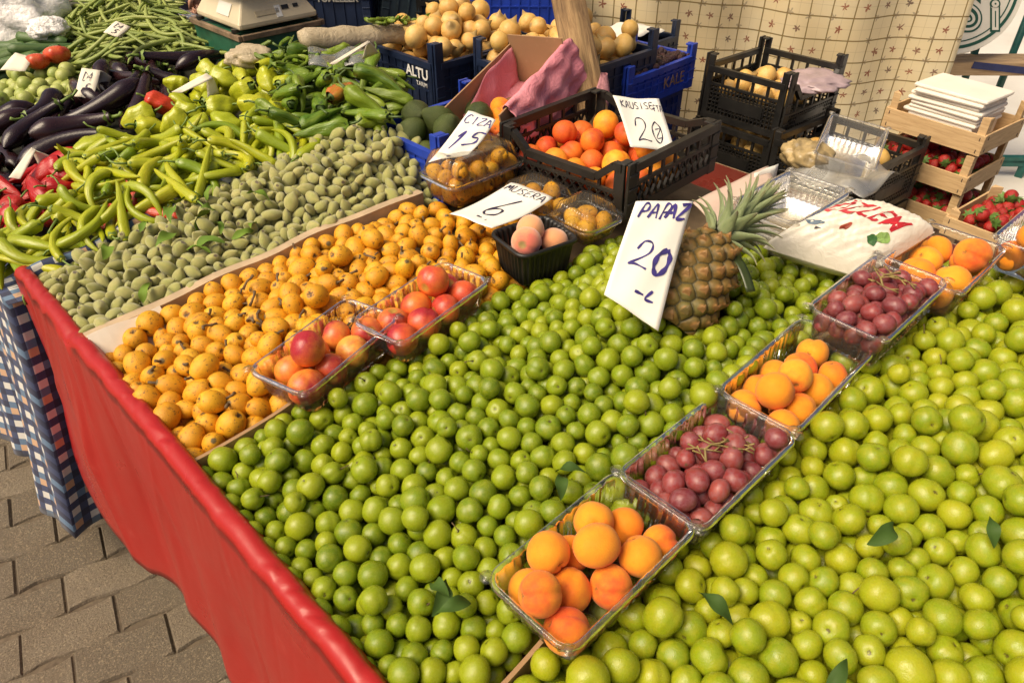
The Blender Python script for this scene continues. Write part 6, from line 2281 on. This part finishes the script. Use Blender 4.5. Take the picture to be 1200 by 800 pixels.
# ------------------------------------------------------------------ round sign, bench plank, railing
sc_ = far(1112, -22, 3.30)
facing = Vector((-math.sin(HEAD), -math.cos(HEAD), 0)); sidew = Vector((math.cos(HEAD), -math.sin(HEAD), 0))
MS = Matrix((sidew, Vector((0, 0, 1)), facing * 1.0)).transposed().to_4x4()
MS = Matrix((sidew, Vector(FWD), Vector(UPV))).transposed().to_4x4()   # local -y looks at the customer
MS.translation = sc_
t = link('round_sign', None); t.matrix_world = MS; t.empty_display_size = .05
tag(t, 'round white sign with dark green rings and the letters Si behind the curtain', 'sign')
M_SGW = plain('sign_white', (.70, .66, .56), .5, .05, 6)
M_SGG = plain('sign_green', (.012, .075, .045), .5, .1, 20)


def disc(r0, r1, y, mat, name, th=.004):
    mb = MB(); n = 72
    ay, az_ = 1.0, 1.0
    V = []
    for yy in (y, y - th):
        for r in (r0, r1):
            V += [(r * math.cos(2 * PI * k / n), yy, r * az_ * math.sin(2 * PI * k / n)) for k in range(n)]
    F = []
    for k in range(n):
        j = (k + 1) % n
        F += [(2 * n + k, 2 * n + j, 3 * n + j, 3 * n + k), (k, n + k, n + j, j), (n + k, 3 * n + k, 3 * n + j, n + j), (k, j, 2 * n + j, 2 * n + k)]
    mb.add(V, F)
    return mb.build(name, mat, t)


RS = .335
disc(.001, RS, 0, M_SGW, 'board', .012)
disc(RS * .895, RS * .935, -.0125, M_SGG, 'outer_ring', .0015)
disc(RS * .835, RS * .85, -.0125, M_SGG, 'inner_ring', .0015)
for txt, x, zz, sz in (('S', .075, -.222, .27), ('i', .200, -.222, .19)):
    text_mesh(txt, sz, M_SGG, t, (x, -.0135, zz), (PI / 2, 0, 0), bold=.014, extr=.0008)
    text_mesh(txt, sz, M_SGW, t, (x, -.0150, zz), (PI / 2, 0, 0), bold=.006, extr=.0006)
    text_mesh(txt, sz, M_SGG, t, (x, -.0162, zz), (PI / 2, 0, 0), bold=-.006, extr=.0006)
a, b = far(1085, 76, 3.42), far(1290, 96, 3.46)
b.z = a.z
t = thing('wooden_bench', 'brown wooden plank bench beneath the round sign', 'bench', tuple(a.lerp(b, .5)), (0, 0, math.atan2((b - a).y, (b - a).x)))
Lb = (b - a).length
N = Nodes('bench_wood')
co = N.objco(); st = N.n('ShaderNodeMapping', {'Vector': co, 'Scale': (1.5, 16, 16)})
g_ = N.noise(st, 4, 5, .65)
M_BENCH = N.done(N.bsdf(N.ramp(g_, [(.3, (.30, .19, .10)), (.7, (.52, .37, .21))]), .75, g_, .002, .6))
for k in range(3): MB().box((0, -.045 + .05 * k, -.012 * k * 0), (Lb, .046, .06)).build('plank', M_BENCH, t, bevel=.004)
for sx in (-Lb * .42, Lb * .42): MB().box((sx, .01, -a.z / 2 - .016), (.06, .10, a.z - .034)).build('leg', M_BENCH, t, bevel=.004)
mb = MB(); mb.box((-.10, -.0705, .005), (.30, .003, .030), (0, .10, 0)); mb.build('blue_mark', plain('blue_paint', (.02, .03, .12), .6), t)
M_IRON = plain('green_iron', (.012, .10, .085), .45, .15, 30)
t = thing('iron_railing', 'green wrought iron railing with ring ornaments at the right edge', 'railing', (0, 0, 0))
d0 = 3.75


def rp(px, py): return far(px, py, d0)


g0 = rp(1060, 200); g1 = rp(1330, 208)
ux_ = (g1 - g0); ux_.z = 0; LR = ux_.length; ux_.normalize()
z_hi = rp(1160, 181).z; z_lo = max(.08, rp(1160, 226).z)
org = Vector((g0.x, g0.y, 0))
print('RAIL', z_hi, z_lo, org)
for z in (z_hi, z_lo): 
    mb = MB(); mb.beam(org + Vector((0, 0, z)), org + ux_ * LR + Vector((0, 0, z)), .03, .035); mb.build('rail', M_IRON, t, bevel=.003)
x = .05
while x < LR:
    mb = MB()
    rr_ = (z_hi - z_lo) / 2 - .02
    cz = (z_hi + z_lo) / 2
    mb.tube([org + ux_ * (x + rr_ * math.cos(2 * PI * k / 28)) + Vector((0, 0, cz + rr_ * math.sin(2 * PI * k / 28))) for k in range(29)], .012, 8, cap=False)
    mb.build('ring', M_IRON, t, smooth=True)
    x += rr_ * 2 + .03
for (p0, p1) in (((1138, 66), (1126, 112)), ((1196, 30), (1171, 112))):
    d_ = 3.52
    A_ = far(*p0, d_); B_ = far(*p1, d_)
    base_ = Vector(((A_.x + B_.x) / 2, (A_.y + B_.y) / 2, 0))
    o = MB().tube([(0, 0, .0), (0, 0, 1.0)], .017, 10).build('sign_post', M_IRON, smooth=True)
    o.location = base_
    tag(o, 'thin green iron post under the middle of the round sign' if p0[0] < 1150 else 'thin green iron post at the right side of the round sign', 'post')
for k in range(3):
    x = LR * k / 2
    mb = MB(); mb.box((0, 0, z_hi / 2), (.035, .035, z_hi)); o = mb.build('upright', M_IRON, t); o.location = org + ux_ * x

# paving beyond the stall, its sun glare put into the pale colour
N = Nodes('sun_glare_concrete')
co = N.objco()
M_PALE = N.done(N.bsdf(N.ramp(N.noise(co, 3, 5), [(.3, (.56, .53, .47)), (.7, (.66, .63, .57))]), .9, N.noise(co, 80, 3), .002, .4))
mb = MB(); mb.add([(3.1, -9, .004), (30, -9, .004), (30, 30, .004), (3.1, 30, .004)], [(0, 1, 2, 3)])
tag(mb.build('path', M_PALE), kind='structure')

# ------------------------------------------------------------------ crates and people behind the back of the stall
def stand_px(px, py, d): return far(px, py, d)


def stack(label, base_label, px, py, d, yaw, L, W, H, mat, style, txt=None, tilt=(0, 0), group=None):
    q = far(px, py, d)
    t = plastic_crate(label, q.x, q.y, q.z, yaw, L, W, H, mat, style, peg=.02, tilt=tilt, group=group)
    if txt:
        text_mesh(txt[0], txt[1], txt[2], t, (0, -W / 2 - .0075, H * .52), (PI / 2, 0, 0), bold=.001)
    z1 = q.z - .012
    mb = MB(); mb.box((0, 0, z1 / 2), (L * .9, W * .9, z1)); o = mb.build('crate_stand', M_BOARD, bevel=.004); o.location = (q.x, q.y, 0); o.rotation_euler = (0, 0, yaw)
    tag(o, base_label, 'stand')
    return t


YC = -HEAD
stack('dark crate with pale lettering standing behind the rolled plastic sheet', 'wooden stand under the dark lettered crate', 408, 32, 2.95, YC, .235, .26, .24, M_NAVY, 'slot', ('YUMELLER', .034, plain('grey_print', (.36, .34, .30), .6)))
stack('dark ribbed crate standing askew beside the dark lettered crate', 'wooden stand under the askew dark crate', 466, 30, 3.0, YC + .35, .20, .24, .26, plain('slate_plastic', (.035, .055, .065), .5), 'slot', None, (0, .25))
stack('black crate between the askew crate and the crate of walnuts', 'wooden stand under the black crate', 496, 30, 3.10, YC, .14, .24, .28, M_BLACK, 'slot')
wc = stack('dark crate filled with brown walnuts behind the onions', 'wooden stand under the crate of walnuts', 530, 36, 3.05, YC, .26, .26, .14, M_BLACK, 'grid')
WAL = fruit_mat('walnut_shell', [(.20, .08, .05), (.28, .13, .07)], tint=(.14, .06, .04), rough=.6, bump=.006, bump_scale=6)
wm = ball_mesh('walnut', 2, stone_fruit(500, .08, .05, 1), [WAL])
bpy.context.view_layer.update()
for k in range(40):
    put('walnut', wm, wc.matrix_world @ Vector((rgL.uniform(-.10, .10), rgL.uniform(-.115, .09), rgL.uniform(.03, .13))), rgL.uniform(.018, .022), rrot(rgL), 'brown walnut in the dark crate behind the onions', 'walnut', 'walnuts in the dark crate')
stack('large bright blue crate standing behind the heaped onions', 'wooden stand under the large blue crate', 608, 40, 3.0, YC, .40, .28, .25, M_BLUE, 'slot')

M_SKIN = plain('skin', (.48, .25, .16), .5, .1, 8)
M_COAT = plain('black_coat', (.010, .009, .010), .85, .2, 30, .002)
N = Nodes('striped_knit')
co = N.objco()
z_ = N.n('ShaderNodeSeparateXYZ', {0: co}, 2)
f_ = N.math('FRACT', N.math('MULTIPLY', z_, 1 / .17))
M_STRI = N.done(N.bsdf(N.ramp(f_, [(0, (.02, .02, .03)), (.22, (.55, .42, .30)), (.34, (.66, .62, .56)), (.46, (.02, .025, .05)), (.66, (.10, .14, .22)), (.84, (.60, .48, .36)), (.95, (.02, .02, .03))], 'CONSTANT'), .85, N.noise(co, 160, 2), .002, .5))
M_HAIR = plain('dark_hair', (.02, .013, .01), .6, .3, 80, .004)


def skinned(name, joints, edges, radii, mats_fn, mats, root=0):
    me = bpy.data.meshes.new(name)
    me.from_pydata([tuple(j) for j in joints], edges, [])
    tmp = bpy.data.objects.new(name, me); COL.objects.link(tmp)
    md = tmp.modifiers.new('skin', 'SKIN'); md.use_smooth_shade = True
    for i, v in enumerate(me.skin_vertices[0].data):
        v.radius = radii[i] if isinstance(radii[i], tuple) else (radii[i], radii[i])
        v.use_root = (i == root)
    s = tmp.modifiers.new('sub', 'SUBSURF'); s.levels = 2; s.render_levels = 2
    dg = bpy.context.evaluated_depsgraph_get()
    out = bpy.data.meshes.new_from_object(tmp.evaluated_get(dg))
    bpy.data.objects.remove(tmp)
    out.materials.clear()
    for m in mats: out.materials.append(m)
    for p in out.polygons:
        p.use_smooth = True
        p.material_index = mats_fn(p.center)
    return out


def person(label, x, y, yaw, coat, legs, long_coat, bend=0.0):
    """standing figure 1.72 m tall, facing local -y"""
    t = thing('person', label, 'person', (x, y, 0), (0, 0, yaw))
    J = [(0, 0, .95), (0, .005, 1.10), (0, .0, 1.26), (0, .01, 1.40), (0, .0, 1.49), (0, -.01, 1.56), (0, -.015, 1.66), (0, -.01, 1.73)]
    E = [(i, i + 1) for i in range(7)]
    Rr = [(.165, .115), (.145, .105), (.165, .115), (.15, .085), (.055, .055), (.062, .068), (.078, .095), (.05, .06)]
    for s in (-1, 1):
        b = len(J)
        J += [(s * .165, .01, 1.40), (s * .215, .01, 1.14), (s * .20, -.09, .915), (s * .195, -.115, .85)]
        E += [(3, b), (b, b + 1), (b + 1, b + 2), (b + 2, b + 3)]
        Rr += [.062, .047, .036, .030]
        b = len(J)
        J += [(s * .09, 0, .88), (s * .10, -.01, .50), (s * .10, .01, .09), (s * .11, -.13, .04)]
        E += [(0, b), (b, b + 1), (b + 1, b + 2), (b + 2, b + 3)]
        Rr += [.10, .062, .045, .036]

    def pick(c):
        if c.z > 1.475 or (abs(c.x) > .14 and .8 < c.z < .90 and c.y < -.07): return 0
        if c.z > .86 or (abs(c.x) > .17 and c.z > .8): return 1
        return 2
    me = skinned('body', J, E, Rr, pick, [M_SKIN, coat, legs])
    body = link('body', me, t)
    # face
    for s in (-1, 1):
        V, F, U = blob(2, lambda U: U * np.array([.011, .008, .009])); o = link('eye', fast_mesh('eye', V, F, [M_WHITE], U), t); o.location = (s * .030, -.092, 1.665)
        V, F, U = blob(2, lambda U: U * np.array([.0055, .003, .0055])); o = link('iris', fast_mesh('iris', V, F, [M_HAIR], U), t); o.location = (s * .030, -.0995, 1.665)
        V, F, U = blob(2, lambda U: U * np.array([.012, .02, .03])); o = link('ear', fast_mesh('ear', V, F, [M_SKIN], U), t); o.location = (s * .082, .0, 1.655)
    mb = MB(); mb.tube([(0, -.098, 1.675), (0, -.112, 1.645), (0, -.103, 1.632)], [.007, .013, .010], 8); mb.build('nose', M_SKIN, t, smooth=True)
    mb = MB(); mb.tube([(-.024, -.088, 1.603), (0, -.099, 1.601), (.024, -.088, 1.603)], [.003, .006, .003], 8); mb.build('mouth', plain('lips', (.34, .12, .10), .5), t, smooth=True)
    V, F, U = blob(3, lambda U: U * np.array([.095, .108, .10]) * np.where((U[:, 1:2] < -.35) & (U[:, 2:3] < .45), .8, 1.0)); o = link('hair', fast_mesh('hair', V, F, [M_HAIR], U), t); o.location = (0, .012, 1.695)
    # hands: palm, four fingers and a thumb, loosely curled into a fist
    for s in (-1, 1):
        wx, wy, wz = s * .195, -.115, .85
        mb = MB()
        mb.tube([(wx, wy, wz + .01), (wx, wy - .01, wz - .03), (wx, wy - .016, wz - .068), (wx, wy - .018, wz - .078)], [.028, .036, .038, .026], 12, flat=.62)
        for q in range(4):
            yy = wy - .046 + q * .019; ln_ = (.85, 1.0, .95, .75)[q]
            mb.tube([(wx, yy, wz - .062), (wx - s * .006, yy - .002, wz - .062 - .034 * ln_), (wx - s * .026, yy - .002, wz - .062 - .050 * ln_), (wx - s * .040, yy, wz - .062 - .034 * ln_)], [.0098, .0092, .0085, .007], 8)
        mb.tube([(wx - s * .012, wy - .040, wz - .02), (wx - s * .026, wy - .058, wz - .048), (wx - s * .034, wy - .052, wz - .076)], [.012, .0105, .008], 8)
        mb.build('hand', M_SKIN, t, smooth=True)
    if long_coat:
        mb = MB()
        mb.grid(lambda u, v: (math.cos(2 * PI * u) * (.178 + .07 * v + .012 * math.sin(6 * PI * u * 2) * v), math.sin(2 * PI * u) * (.128 + .06 * v), 1.02 - .62 * v), 48, 14, closed_u=True)
        mb.build('skirt_of_coat', coat, t, smooth=True, solid=.004)
    return t


q = far(352, 22, 3.02)
person('person in a black coat standing behind the weighing scale, one fist showing', q.x, q.y, math.atan2(-q.x, q.y) + .1, M_COAT, M_COAT, True)
q = far(192, 12, 3.55)
person('person in a long striped navy and beige tunic standing behind the green beans', q.x, q.y, math.atan2(-q.x, q.y) - .25, M_STRI, M_COAT, True)
